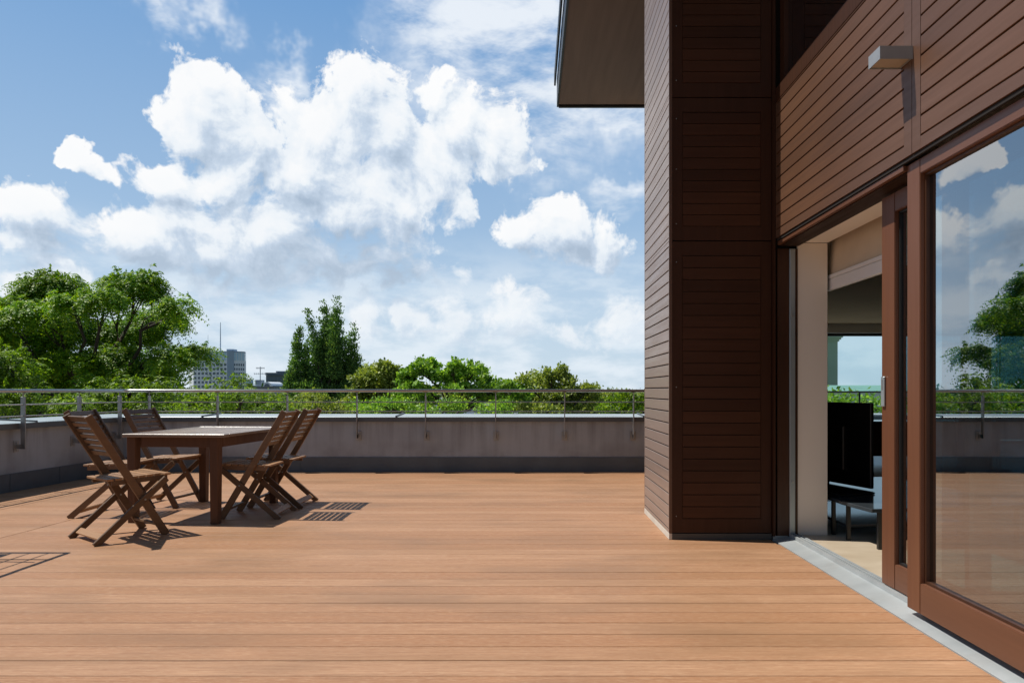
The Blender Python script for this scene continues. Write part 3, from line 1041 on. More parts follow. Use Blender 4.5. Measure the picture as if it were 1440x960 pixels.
tvb = empty('tv_bench', (2.8, 5.0, 0.03), 'low black bench on thin legs under the television', 'bench')
hold(tvb, MB().prism([(2.25, 4.50), (3.45, 4.66), (3.25, 6.2), (2.2, 6.05), (2.2, 4.82)], 0.275, 0.300).build('bench_top', M['bench'], bevel=0.003))
hold(tvb, MB().prism([(2.27, 4.9), (3.2, 5.0), (3.1, 6.0), (2.3, 5.9)], 0.10, 0.118).build('shelf', M['bench']))
for x, y_ in ((2.31, 4.52), (2.235, 4.80), (3.36, 4.72), (3.2, 6.08), (2.24, 5.98), (2.215, 4.99)):
    hold(tvb, MB().box(x - 0.012, x + 0.012, y_ - 0.012, y_ + 0.012, 0.03, 0.274).build('leg', M['black']))
tv = empty('television', (2.5, 5.6, 0.30), 'black flat television seen from behind on the low bench', 'television', rz=0.0)
d_ = Vector((-0.30, 0.95, 0)).normalized()
p0 = Vector((2.63, 5.25, 0))
n_ = Vector((d_.y, -d_.x, 0))
tvm = MB()
tvm.bar(p0 + Vector((0, 0, 0.655)), p0 + d_ * 1.05 + Vector((0, 0, 0.655)), 0.66, 0.035, n_)
tvm2 = MB().bar(p0 + d_ * 0.25 + n_ * -0.03 + Vector((0, 0, 0.62)), p0 + d_ * 0.80 + n_ * -0.03 + Vector((0, 0, 0.62)), 0.36, 0.04, n_)
hold(tv, tvm.build('screen_panel', M['black'], bevel=0.006))
hold(tv, tvm2.build('back_housing', M['black'], bevel=0.008))
cm = p0 + d_ * 0.52
hold(tv, MB().box(cm.x - 0.03, cm.x + 0.03, cm.y - 0.03, cm.y + 0.03, 0.312, 0.42).build('stand_neck', M['black']))
ft = MB().prism([(2.26, 5.0), (2.60, 5.15), (2.78, 5.9), (2.32, 6.0)], 0.302, 0.314)
hold(tv, ft.build('stand_foot', M['black_gloss'], bevel=0.003))

cu = empty('curtain', (1.99, 3.2, 0.05), 'narrow white sheer curtain hanging behind the fixed pane', 'curtain')
cm_ = MB()
n = 40
for i in range(n):
    t, t2 = i / n, (i + 1) / n
    fy = lambda q: 2.98 + 0.15 * q
    fx = lambda q: 2.00 + 0.018 * math.sin(q * 26)
    cm_.poly([(fx(t), fy(t), 0.06), (fx(t2), fy(t2), 0.06), (fx(t2), fy(t2), 2.14), (fx(t), fy(t), 2.14)])
hold(cu, cm_.build('cloth', M['curtain'], smooth=True))
hold(cu, MB().tube([(2.0, 2.9, 2.145), (2.0, 3.2, 2.145)], 0.006, 8).build('rod', M['white']))

cab = empty('sideboard', (4.6, 10.0, 0.03), 'low dark brown sideboard standing in the room near the rear windows', 'sideboard')
hold(cab, MB().box(4.2, 6.6, 9.6, 10.05, 0.16, 0.62).build('cabinet', M['jamb'], bevel=0.004))
hold(cab, MB().box(4.18, 6.62, 9.58, 10.07, 0.622, 0.65).build('top_board', M['bench'], bevel=0.003))
for x in (4.3, 6.5):
    for y_ in (9.66, 9.99):
        hold(cab, MB().box(x - 0.02, x + 0.02, y_ - 0.02, y_ + 0.02, 0.03, 0.159).build('leg', M['black']))
fl_p = at(1404, 549, 9.0)
fl = empty('floor_lamp', (fl_p.x, 9.0, 0.03), 'slender floor lamp with dark shade seen through the fixed pane', 'floor lamp')
fm = MB()
for dx in (-0.02, 0.02):
    fm.tube([(fl_p.x + dx, 9.0, 0.05), (fl_p.x + dx, 9.0, 1.95)], 0.006, 8)
hold(fl, fm.build('pole', M['black']))
hold(fl, MB().tube([(fl_p.x, 9, 0.031), (fl_p.x, 9, 0.05)], 0.14, 20).build('base', M['black']))
hold(fl, MB().tube([(fl_p.x, 9, 1.94), (fl_p.x, 9, 2.12)], [0.10, 0.06], 20).build('lamp_shade', M['black'], smooth=False))

# rear terrace with its own parapet and rail
struct(MB().box(2.43, 11.3, YB + 0.31, 15.9, -0.6, -0.02).build('rear_terrace', M['plaster']))
rp = empty('rear_parapet', (7, 15.5, 0), 'dark parapet with white coping beyond the rear windows', 'parapet wall')
hold(rp, MB().box(2.7, 11.3, 15.5, 15.85, -0.6, 0.51).build('wall', M['skirting']))
hold(rp, MB().box(2.68, 11.3, 15.45, 15.9, 0.513, 0.55).build('coping', M['white']))
rr = empty('rear_railing', (7, 15.6, 0.55), 'thin dark rail above the rear parapet seen through the house', 'railing')
hold(rr, MB().tube([(2.8, 15.6, 1.05), (11.3, 15.6, 1.05)], 0.02, 8).build('handrail', M['black']))
for i in range(8):
    hold(rr, MB().box(2.9 + i * 1.15, 2.93 + i * 1.15, 15.58, 15.61, 0.551, 1.031).build('post', M['black']))
# ------------------------------------------------------------------ garden furniture
def make_chair(name):
    root = bpy.data.objects.new(name, None)
    C.objects.link(root)
    root.empty_display_size = 0.2

    def part(mb, nm, mat='teak', bevel=0.003):
        o = mb.build(nm, M[mat], bevel=bevel)
        o.parent = root
        return o
    ri, ro = 0.190, 0.216            # rails inside, legs outside
    foot, top, zt = 0.245, -0.285, 0.905
    for s in (-1, 1):
        m = MB().bar((foot, s * ri, 0.0), (top, s * ri, zt), 0.052, 0.024, (0, 1, 0))
        part(m, 'back_rail')
        m = MB().bar((-0.25, s * ro, 0.0), (0.235, s * ro, 0.425), 0.046, 0.022, (0, 1, 0))
        part(m, 'leg')
    # back slats
    dirv = Vector((top - foot, 0, zt)).normalized()
    b0 = Vector((foot, 0, 0))
    L = (Vector((top, 0, zt)) - b0).length
    nsl = 7
    for i in range(nsl):
        q = b0 + dirv * (L - 0.03 - i * 0.049)
        w = 0.044 if i == 0 else (0.040 if i == nsl - 1 else 0.031)
        m = MB().bar(q + Vector((0.004, -ri + 0.012, 0)), q + Vector((0.004, ri - 0.012, 0)), w, 0.014, Vector((dirv.z, 0, -dirv.x)))
        part(m, 'back_slat', bevel=0.002)
    # seat: two bearers, slats across
    for s in (-1, 1):
        m = MB().bar((-0.125, s * 0.164, 0.418), (0.262, s * 0.164, 0.432), 0.036, 0.022, (0, 1, 0))
        part(m, 'seat_bearer')
    for i in range(8):
        x = -0.135 + i * 0.054
        z = 0.443 + (x + 0.12) * 0.036
        m = MB().box(x - 0.022, x + 0.022, -0.176 - (0.042 if i > 6 else 0), 0.176 + (0.042 if i > 6 else 0), z - 0.008, z + 0.008)
        part(m, 'seat_slat', 'teak_seat', 0.002)
    # stretchers
    part(MB().bar((-0.198, -ro + 0.011, 0.050), (-0.198, ro - 0.011, 0.050), 0.050, 0.016, Vector((0.66, 0, -0.75))), 'stretcher', 'teak_seat')
    part(MB().bar((0.188, -ri + 0.012, 0.085), (0.188, ri - 0.012, 0.085), 0.034, 0.018, Vector((0, 0, 1))), 'stretcher')
    # pivot bolts
    tz = 0.285
    xr = foot + (top - foot) * tz / zt
    for s in (-1, 1):
        m = MB().tube([(xr, s * (ri - 0.016), tz), (xr, s * (ro + 0.016), tz)], 0.007, 8)
        part(m, 'pivot_bolt', 'steel_dark', 0)
    return root


def copy_thing(root):
    r = root.copy()
    C.objects.link(r)
    for ch in root.children:
        c = ch.copy()
        C.objects.link(c)
        c.parent = r
    return r


CH = [
    (-3.045, 5.065, math.atan2(0.80, 0.60), 'wooden folding chair nearest the camera, turned towards the table corner'),
    (-3.665, 6.00, math.atan2(0.05, 0.99), 'wooden folding chair beside the parapet, half hidden behind the nearest chair'),
    (-3.47, 6.50, math.atan2(-0.14, 0.98), 'wooden folding chair at the far left of the table, its back against the railing'),
    (-2.365, 5.94, math.atan2(-0.03, -1.0), 'wooden folding chair on the right of the table, the nearer of that pair'),
    (-2.345, 6.48, math.atan2(0.01, -1.0), 'wooden folding chair on the right of the table, the farther of that pair'),
]
ch0 = make_chair('folding_chair')
for i, (x, y_, rz, lab) in enumerate(CH):
    o = ch0 if i == 0 else copy_thing(ch0)
    o.location = (x, y_, 0.0)
    o.rotation_euler = (0, 0, rz)
    tag(o, lab, 'chair', 'folding chairs around the garden table')

# table, turned with the left parapet
tb_nr = Vector((-2.45, 5.46, 0))
ta = -math.atan(0.075)
table = empty('garden_table', (-2.45, 5.46, 0), 'rectangular weathered teak table with slatted top standing among the folding chairs', 'table', rz=ta)
TW, TL, TH = 0.86, 1.21, 0.73


def tpart(mb, nm, mat, bevel=0.003):
    o = mb.build(nm, M[mat], bevel=bevel)
    o.parent = table
    return o


# local frame: x from -TW to 0, y from 0 to TL
tpart(MB().box(-TW, 0, 0, 0.085, TH - 0.026, TH), 'top_frame', 'teak_top')
tpart(MB().box(-TW, 0, TL - 0.085, TL, TH - 0.026, TH), 'top_frame', 'teak_top')
nsl = 8
sw = TW / nsl
for i in range(nsl):
    tpart(MB().box(-TW + i * sw + (0.003 if i else 0), -TW + (i + 1) * sw - (0.003 if i < nsl - 1 else 0), 0.088, TL - 0.088, TH - 0.024, TH - 0.001), 'top_slat', 'teak_top', 0.002)
ins = 0.045
for y_ in (ins + 0.02, TL - ins - 0.04):
    tpart(MB().box(-TW + 0.12, -0.12, y_, y_ + 0.024, TH - 0.11, TH - 0.027), 'apron', 'teak_dark')
for x in (-TW + 0.03, -0.10):
    tpart(MB().box(x, x + 0.024, 0.12, TL - 0.12, TH - 0.11, TH - 0.027), 'apron', 'teak_dark')
for x in (-TW + 0.008, -0.152):
    for y_ in (ins, TL - ins - 0.075):
        m = MB()
        m.hexa([(x + .006, y_ + .006, 0), (x + .069, y_ + .006, 0), (x + .069, y_ + .069, 0), (x + .006, y_ + .069, 0),
                (x, y_, TH - 0.027), (x + .075, y_, TH - 0.027), (x + .075, y_ + .075, TH - 0.027), (x, y_ + .075, TH - 0.027)])
        tpart(m, 'leg', 'teak_dark', 0.004)

# clothes airer just out of view on the left: its shadow falls on the boards
ax, ay, az_ = -3.66, 4.64, 1.02
air = empty('clothes_airer', (-4.1, 4.1, 0), 'folding clothes airer of thin tubes on the deck left of the chairs', 'clothes airer')
fr = MB()
fr.tube([(ax, ay, az_), (ax, ay - 1.1, az_)], 0.017, 8)
fr.tube([(ax - .75, ay, az_), (ax - .75, ay - 1.1, az_)], 0.017, 8)
fr.tube([(ax - .75, ay, az_), (ax, ay, az_)], 0.017, 8)
fr.tube([(ax - .75, ay - 1.1, az_), (ax, ay - 1.1, az_)], 0.017, 8)
hold(air, fr.build('frame', M['dark_metal']))
for i in range(1, 6):
    hold(air, MB().tube([(ax - i * .125, ay, az_), (ax - i * .125, ay - 1.1, az_)], 0.007, 6).build('line', M['dark_metal']))
hold(air, MB().tube([(ax - .75, ay - .18, az_), (ax, ay - .18, az_)], 0.009, 6).build('crossbar', M['dark_metal']))
for y_ in (ay - 0.25, ay - 1.05):
    for s in (0, 1):
        hold(air, MB().tube([(ax - .04 - .67 * s, y_, 0.0), (ax - .71 + .67 * s, y_, az_ - 0.014)], 0.009, 8).build('leg', M['dark_metal']))
sh = empty('hanging_cloth', (-4.2, 4.55, 0.6), 'small dark cloth hung over the clothes airer', 'cloth')
hold(sh, MB().box(ax - .70, ax - .36, ay - .17, ay - .03, az_ + .004, az_ + .009).build('folded_cloth', M['skirting']))
# ------------------------------------------------------------------ trees
GZ = -12.0


def unit(a):
    return a / (np.linalg.norm(a, axis=-1, keepdims=True) + 1e-9)


def mesh_from_arrays(name, V, Fq, mat, parent, loc):
    me = bpy.data.meshes.new(name)
    nv, nf = len(V), len(Fq)
    k = Fq.shape[1]
    me.vertices.add(nv)
    me.vertices.foreach_set('co', (V - np.array(loc)).astype(np.float32).ravel())
    me.loops.add(nf * k)
    me.loops.foreach_set('vertex_index', Fq.astype(np.int32).ravel())
    me.polygons.add(nf)
    me.polygons.foreach_set('loop_start', np.arange(0, nf * k, k, dtype=np.int32))
    me.update(calc_edges=True)
    me.materials.append(mat)
    o = bpy.data.objects.new(name, me)
    C.objects.link(o)
    o.parent = parent
    return o


def leaves_to_quads(P, D, U, L, Wd, fold=0.0):
    """P base point, D direction, U sideways unit, L length, Wd width: kite-shaped leaves"""
    L = L[:, None]; Wd = Wd[:, None]
    nrm = unit(np.cross(D, U))
    mid = P + D * L * 0.45
    a = P
    b = mid + U * Wd * 0.5 + nrm * Wd * fold
    c = P + D * L
    d = mid - U * Wd * 0.5 + nrm * Wd * fold
    V = np.stack([a, b, c, d], 1).reshape(-1, 3)
    Fq = np.arange(len(V)).reshape(-1, 4)
    return V, Fq


def rand_unit(n, rng):
    return unit(rng.normal(size=(n, 3)))


def clump_points(pads, dens, rng, inner=0.45, flat=0.0, dome=False):
    """clump centres through the pads, thicker towards the outer shell; returns centres and outward directions"""
    cs, od = [], []
    for (c, r) in pads:
        c = np.array(c); r = np.array(r)
        n = max(3, int(dens * (r[0] * r[1] * r[2]) ** (2 / 3)))
        u = rand_unit(n, rng)
        if dome:
            u[:, 2] = np.where(u[:, 2] < -0.25, np.abs(u[:, 2]), u[:, 2])
        rad = (inner + (1 - inner) * rng.random(n) ** 0.6)[:, None]
        cs.append(c + u * r * rad)
        o = unit(u / r * r.mean())
        o[:, 2] *= (1 - flat)
        od.append(unit(o))
    return np.concatenate(cs), np.concatenate(od)


def fronds(cs, od, rng, per=6, length=0.55, pairs=6, leaf=(0.13, 0.05), spread=0.25, droop=0.6):
    n = len(cs) * per
    c = np.repeat(cs, per, 0) + rng.normal(size=(n, 3)) * spread
    o = np.repeat(od, per, 0)
    d = unit(o * np.array([1, 1, 0.35]) + rng.normal(size=(n, 3)) * 0.55 + np.array([0, 0, 0.12]))
    side = unit(np.cross(d, np.array([0, 0, 1.0])) + rng.normal(size=(n, 3)) * 0.25)
    ln = length * rng.uniform(0.7, 1.25, n)
    Ps, Ds, Us, Ls, Ws = [], [], [], [], []
    for k in range(pairs):
        t = (k + 0.6) / pairs
        p = c + d * (ln * t)[:, None] - np.array([0, 0, 1.0]) * (droop * ln * t * t)[:, None]
        dd = unit(d - np.array([0, 0, 1.0]) * (2 * droop * t))
        for s in (-1, 1):
            ld = unit(side * s * 0.9 + dd * 0.55 - np.array([0, 0, 0.35]) + rng.normal(size=(n, 3)) * 0.22)
            Ps.append(p); Ds.append(ld)
            Us.append(unit(np.cross(ld, unit(np.cross(dd, ld) + 1e-6)) ))
            f = (1 - 0.35 * abs(2 * t - 0.9)) * rng.uniform(0.8, 1.2, n)
            Ls.append(leaf[0] * f); Ws.append(leaf[1] * f)
    return leaves_to_quads(np.concatenate(Ps), np.concatenate(Ds), np.concatenate(Us), np.concatenate(Ls), np.concatenate(Ws), 0.06)


def tufts(cs, od, rng, per=14, leaf=(0.20, 0.15), spread=0.22, up=0.35, tilt=0.7):
    """rounded leaves gathered at twig ends"""
    n = len(cs) * per
    c = np.repeat(cs, per, 0) + rng.normal(size=(n, 3)) * spread * np.array([1, 1, 0.7])
    o = np.repeat(od, per, 0)
    d = unit(o * 0.7 + rng.normal(size=(n, 3)) * tilt + np.array([0, 0, up]))
    nrm = unit(rng.normal(size=(n, 3)) * 0.6 + np.array([0, 0, 0.8]) + o * 0.5)
    u = unit(np.cross(d, nrm))
    sc_ = rng.uniform(0.65, 1.25, n)
    return leaves_to_quads(c, d, u, leaf[0] * sc_, leaf[1] * sc_, 0.08)


def limb(mb, a, b, r0, r1, rng, wob=0.08, n=6):
    a, b = Vector(a), Vector(b)
    L = (b - a).length
    pts, rad = [], []
    off = Vector((0, 0, 0))
    for i in range(n + 1):
        t = i / n
        if 0 < i < n:
            off = off * 0.5 + Vector(rng.normal(size=3) * wob * L / n)
        p = a.lerp(b, t) + (off if 0 < i < n else Vector((0, 0, 0)))
        p.z += 0.12 * L * math.sin(t * math.pi) * (1 if b.z > a.z else 0)
        pts.append(p); rad.append(r0 + (r1 - r0) * t)
    mb.tube(pts, rad, 6)
    return pts


def subpads(pads, rng, k=6, f=0.42, flat=0.8):
    out = []
    for c, r in pads:
        for _ in range(k):
            u = rand_unit(1, rng)[0] * (0.35 + 0.55 * rng.random())
            s = f * rng.uniform(0.7, 1.25)
            out.append((tuple(np.array(c) + u * np.array(r)), (r[0] * s, r[1] * s, min(r[0], r[2]) * s * flat)))
    return out


def spire(top, base, rmax, Y, k=9):
    """a pointed column of foliage as a chain of small ellipsoids"""
    out = []
    for i in range(k):
        t = i / (k - 1)
        px = top[0] + (base[0] - top[0]) * t
        py = top[1] + 3 + (base[1] - top[1]) * t
        r = 1.06 * rmax * (0.2 + 0.8 * min(1, t * 1.45) ** 0.75)
        c = at(px, py, Y)
        s = Y / F
        out.append(((c.x, c.y, c.z), (r * s, r * s, max(r * 0.9, (base[1] - top[1]) / k * 0.9) * s)))
    return out


def make_tree(name, label, X, Y, pads, kind, mat, rng, trunk_r=0.22, fork_z=None, group=None, dens=20, cat='tree', **kw):
    root = empty(name, (X, Y, GZ), label, cat, group)
    base = np.array([X, Y, GZ])
    zlow = min(c[2] - r[2] for c, r in pads)
    fz = fork_z if fork_z is not None else zlow - 0.5
    mb = MB()
    fork = Vector((X + rng.normal() * 0.15, Y + rng.normal() * 0.15, fz))
    limb(mb, (X, Y, GZ - 0.1), fork, trunk_r * 1.25, trunk_r * 0.8, rng, 0.10, 8)
    for c, r in (kw.get('limbs') or pads):
        c_ = Vector(c)
        pts = limb(mb, fork, c_ - Vector((0, 0, r[2] * 0.3)), trunk_r * 0.34, 0.025, rng, 0.16, 7)
        for _ in range(kw.get('twigs', 3)):
            u = rand_unit(1, rng)[0]
            u[2] = abs(u[2]) * 0.6
            e = np.array(c) + u * np.array(r) * 0.85
            limb(mb, pts[5], e, 0.022, 0.006, rng, 0.2, 4)
    t = mb.build('trunk', M['bark'], local=None, smooth=True)
    t.parent = root
    t.matrix_parent_inverse = Matrix.Translation((X, Y, GZ)).inverted()
    cs, od = clump_points(pads, dens, rng, kw.get('inner', 0.45), kw.get('flat', 0.0), kw.get('dome', False))
    if kind == 'frond':
        V, Fq = fronds(cs, od, rng, **kw.get('leaf_kw', {}))
    else:
        V, Fq = tufts(cs, od, rng, **kw.get('leaf_kw', {}))
    print('LEAVES', name, len(cs), len(Fq))
    mesh_from_arrays('crown', V, Fq, mat, root, base)
    return root


def pads_at(lst, Y, rng, dy=1.5, depth=1.0):
    out = []
    for (px, py, rx, ry) in lst:
        yy = Y + rng.uniform(-dy, dy)
        c = at(px, py, yy)
        s = yy / F
        out.append(((c.x, c.y, c.z), (rx * s, max(rx, ry) * s * depth, ry * s)))
    return out


LM = {
    'ash': leaf_mat('feathery_leaves', [(0.060, 0.168, 0.016), (0.109, 0.248, 0.016), (0.200, 0.337, 0.016), (0.330, 0.444, 0.016)], 0.36),
    'poplar': leaf_mat('poplar_leaves', [(0.056, 0.133, 0.041), (0.096, 0.207, 0.055), (0.169, 0.304, 0.075), (0.268, 0.401, 0.098)], 0.3),
    'broad': leaf_mat('broad_leaves', [(0.101, 0.220, 0.035), (0.174, 0.337, 0.050), (0.281, 0.466, 0.064), (0.435, 0.607, 0.112)], 0.38),
    'olive': leaf_mat('olive_leaves', [(0.144, 0.222, 0.042), (0.235, 0.314, 0.064), (0.341, 0.405, 0.092), (0.419, 0.484, 0.127)], 0.35),
    'lime': leaf_mat('bright_leaves', [(0.037, 0.075, 0.005), (0.086, 0.178, 0.011), (0.150, 0.273, 0.017), (0.236, 0.362, 0.023), (0.328, 0.451, 0.036)], 0.45),
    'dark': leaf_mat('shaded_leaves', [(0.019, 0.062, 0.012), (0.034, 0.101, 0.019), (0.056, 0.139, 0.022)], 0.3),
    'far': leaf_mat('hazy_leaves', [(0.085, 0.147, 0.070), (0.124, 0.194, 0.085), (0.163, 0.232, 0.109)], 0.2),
}
r1 = np.random.default_rng(5)
# big feathery tree on the left, two stems
ashp = [(75, 402, 42, 20), (48, 418, 26, 20), (14, 440, 24, 28), (62, 443, 50, 17), (104, 425, 26, 18), (185, 404, 42, 21), (205, 392, 20, 12), (146, 420, 28, 17),
        (252, 432, 24, 15), (222, 450, 38, 18), (279, 494, 23, 14), (238, 500, 30, 14), (172, 497, 28, 13), (110, 468, 55, 20),
        (182, 467, 45, 20), (55, 478, 42, 20), (120, 512, 60, 20), (205, 520, 46, 16), (32, 508, 40, 22), (-30, 470, 40, 36), (60, 535, 50, 18), (160, 540, 46, 14)]
make_tree('ash_tree', 'tall feathery green tree with layered boughs behind the left parapet', at(115, 549, 22).x, 22.3, pads_at([(x, y + 5, max(6, a - 8), max(5, b - 5)) for x, y, a, b in ashp], 22, r1, 2.2, 1.1),
          'frond', LM['ash'], r1, 0.26, -1.2, dens=175, inner=0.5, flat=0.3, dome=True,
          leaf_kw=dict(per=13, length=0.44, pairs=6, leaf=(0.125, 0.055), spread=0.12, droop=0.7))
# dark filler low in its crown
r2 = np.random.default_rng(6)
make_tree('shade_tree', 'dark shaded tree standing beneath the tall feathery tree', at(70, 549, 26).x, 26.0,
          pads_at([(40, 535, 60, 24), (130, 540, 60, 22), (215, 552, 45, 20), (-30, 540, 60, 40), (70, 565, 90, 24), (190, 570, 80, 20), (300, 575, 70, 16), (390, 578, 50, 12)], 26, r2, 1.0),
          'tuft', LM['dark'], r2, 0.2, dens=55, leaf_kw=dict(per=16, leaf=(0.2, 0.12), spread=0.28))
# bright robinias just outside the parapet
r3 = np.random.default_rng(7)
robs = [
    ('bright yellow-green young tree at far left behind the railing', 15, [(16, 512, 26, 16), (-10, 540, 40, 20), (38, 540, 20, 12), (8, 566, 30, 12), (-40, 520, 30, 40), (52, 575, 26, 12)], 14.5),
    ('bright yellow-green tree behind the left railing, below the tall feathery tree', 165, [(58, 551, 14, 7), (108, 566, 22, 8), (150, 552, 18, 8), (182, 545, 18, 9), (222, 552, 20, 9), (160, 572, 30, 9), (205, 574, 30, 9), (118, 580, 28, 8)], 15.5),
    ('feathery bright green bush crown in front of the office tower', 330, [(331, 544, 17, 8), (296, 560, 22, 8), (338, 560, 24, 8), (372, 564, 22, 8), (262, 568, 22, 8), (300, 577, 34, 8), (350, 578, 34, 8), (395, 577, 26, 8), (250, 580, 22, 8)], 17.0),
]
for lab, px, pl, Y in robs:
    make_tree('robinia_tree', lab, at(px, 549, Y).x, Y + 0.3, pads_at(pl, Y, r3, 0.8), 'frond', LM['lime'], r3, 0.13, dens=125,
              group='bright robinia trees behind the railing', inner=0.3, flat=0.3,
              dome=True, leaf_kw=dict(per=12, length=0.28, pairs=6, leaf=(0.095, 0.04), spread=0.11, droop=0.6))
# poplar with several spires
r4 = np.random.default_rng(8)
pp = []
for tp_, bs_, rm, dy in (((421, 460), (416, 540), 9, 0), ((432, 478), (431, 540), 6, .6), ((434, 436), (446, 500), 4.5, -.4), ((448, 474), (446, 545), 11, .2),
                         ((456, 427), (458, 520), 8, 0), ((474, 424), (471, 520), 9, -.5), ((466, 446), (466, 545), 13, .7), ((484, 472), (482, 545), 8, .5),
                         ((498, 460), (491, 545), 8.5, 0), ((504, 500), (503, 548), 8, .4), ((410, 520), (408, 550), 8, -.3)):
    pp += spire(tp_, bs_, rm, 45 + dy)
pp += pads_at([(430, 555, 24, 22), (465, 560, 36, 24), (492, 558, 20, 22)], 45, r4, 0.5, 0.9)
make_tree('poplar_tree', 'tall dark poplar with several pointed spires in the middle distance', at(460, 549, 45).x, 45.2, pp, 'tuft', LM['poplar'], r4, 0.3, -3,
          dens=190, twigs=0, inner=0.3, limbs=pp[4::9], leaf_kw=dict(per=22, leaf=(0.16, 0.085), spread=0.13, up=1.0, tilt=0.55))
# row of trees behind the far railing
r5 = np.random.default_rng(9)
rows = [
    ('catalpa_tree', 'olive green tree immediately right of the poplar', 'olive', 34, [(520, 522, 16, 12), (545, 520, 18, 12), (512, 538, 18, 14), (553, 534, 24, 16), (535, 550, 34, 16), (520, 570, 44, 14), (566, 566, 34, 14)], 46, dict(per=17, leaf=(0.17, 0.12), spread=0.12)),
    ('catalpa_tree', 'open-crowned tree with big rounded leaf clusters and sky showing through, mid railing', 'broad', 27, [(590, 520, 20, 9), (604, 512, 16, 9), (572, 530, 14, 10), (616, 528, 14, 7), (630, 522, 12, 6), (640, 513, 8, 5), (650, 530, 20, 9), (664, 520, 18, 10), (676, 530, 14, 12), (634, 538, 22, 7), (692, 538, 14, 8), (706, 542, 16, 8), (722, 548, 12, 7), (582, 545, 20, 9), (656, 546, 30, 7), (566, 556, 22, 12), (600, 560, 20, 7), (690, 556, 30, 7), (735, 556, 16, 8)], 44, dict(per=15, leaf=(0.15, 0.12), spread=0.07)),
    ('shrub_tree', 'low green tree under the open-crowned tree, behind the railing', 'broad', 24, [(520, 574, 30, 9), (590, 577, 34, 8), (640, 570, 26, 9), (700, 575, 30, 8), (545, 566, 22, 8)], 50, dict(per=18, leaf=(0.11, 0.08), spread=0.12)),
    ('lime_tree', 'light green bushy tree with pointed top, right half of the railing', 'olive', 28, [(740, 540, 14, 14), (800, 540, 18, 12), (832, 546, 14, 9), (785, 530, 16, 12), (752, 532, 14, 10), (772, 526, 8, 8), (790, 522, 7, 7), (768, 545, 24, 13), (820, 549, 20, 11), (795, 553, 30, 13), (838, 556, 12, 10), (745, 558, 22, 12), (760, 575, 40, 11), (815, 573, 34, 12)], 58, dict(per=17, leaf=(0.13, 0.085), spread=0.10)),
    ('maple_tree', 'pale yellow-green tree further back filling the gap right of the poplar, behind the open-crowned tree', 'olive', 41, [(560, 548, 26, 10), (600, 552, 26, 8), (640, 556, 26, 8), (540, 556, 24, 10), (585, 566, 40, 9)], 58, dict(per=18, leaf=(0.18, 0.12), spread=0.16)),
    ('maple_tree', 'pale green tree further back between the open-crowned tree and the pointed bushy tree', 'broad', 43, [(690, 552, 24, 9), (730, 549, 22, 10), (760, 553, 22, 8), (715, 566, 44, 9), (655, 566, 30, 7)], 58, dict(per=18, leaf=(0.18, 0.12), spread=0.16)),
    ('maple_tree', 'low pale tree further back between the pointed bushy tree and the timber column', 'olive', 40, [(850, 558, 24, 9), (885, 562, 22, 8), (815, 560, 22, 8), (920, 562, 24, 10), (860, 571, 50, 9)], 58, dict(per=18, leaf=(0.18, 0.12), spread=0.16)),
    ('lime_tree', 'small yellow-green tree behind the railing close to the timber column', 'lime', 24, [(862, 563, 16, 9), (880, 560, 12, 8), (870, 576, 30, 10), (905, 562, 14, 9), (930, 570, 24, 14)], 58, dict(per=18, leaf=(0.11, 0.075), spread=0.10)),
    ('shrub_tree', 'dusty pale green shrub crown below the poplar', 'olive', 21, [(440, 560, 20, 11), (425, 574, 22, 10), (460, 575, 22, 9), (480, 580, 22, 8)], 58, dict(per=18, leaf=(0.10, 0.065), spread=0.10)),
]
for nm, lab, mt, Y, pl, dn, lk in rows:
    base_p = pads_at(pl, Y, r5, 0.9)
    make_tree(nm, lab, at(sum(p[0] for p in pl) / len(pl), 549, Y).x, Y + 0.2, subpads(base_p, r5, 9, 0.44), 'tuft', LM[mt], r5, 0.11, dens=170,
              inner=0.3, leaf_kw=lk, twigs=2, limbs=base_p)
# trees seen through the house and behind its rear terrace
r6 = np.random.default_rng(10)
rear = [('green tree beyond the rear terrace seen through the open door', 1190, 30, [(1180, 560, 26, 9), (1215, 563, 24, 9), (1200, 574, 40, 10), (1235, 572, 20, 10), (1150, 568, 30, 10)]),
        ('green tree beyond the rear terrace seen through the left part of the fixed pane', 1330, 32, [(1330, 560, 24, 10), (1360, 562, 20, 9), (1300, 568, 30, 10), (1345, 574, 50, 10)]),
        ('green tree beyond the rear terrace seen through the right part of the fixed pane', 1425, 32, [(1420, 557, 26, 12), (1450, 556, 26, 14), (1400, 568, 30, 10), (1435, 574, 50, 10)])]
for lab, px, Y, pl in rear:
    make_tree('garden_tree', lab, at(px, 549, Y).x, Y + 0.3, pads_at(pl, Y, r6, 0.8), 'tuft', LM['broad'], r6, 0.15, dens=40, inner=0.3, group='trees beyond the rear terrace',
              leaf_kw=dict(per=14, leaf=(0.2, 0.13), spread=0.24), twigs=1)

# far-off woods reaching to the horizon: one mass
r7 = np.random.default_rng(12)
n = 9000
yy = 160 * np.exp(r7.uniform(0, 1.9, n))
xx = r7.uniform(-1.0, 1.1, n) * yy
cs = np.stack([xx, yy, GZ + r7.uniform(4, 9.0, n) + yy * 0.004], 1)
od = unit(np.tile(np.array([[0, -0.4, 1.0]]), (n, 1)))
V, Fq = tufts(cs, od, r7, per=16, leaf=(1.5, 1.3), spread=1.6)
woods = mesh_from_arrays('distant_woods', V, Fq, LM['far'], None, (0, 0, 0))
woods['kind'] = 'stuff'
tag(woods, 'hazy mass of distant treetops along the horizon', 'woods')
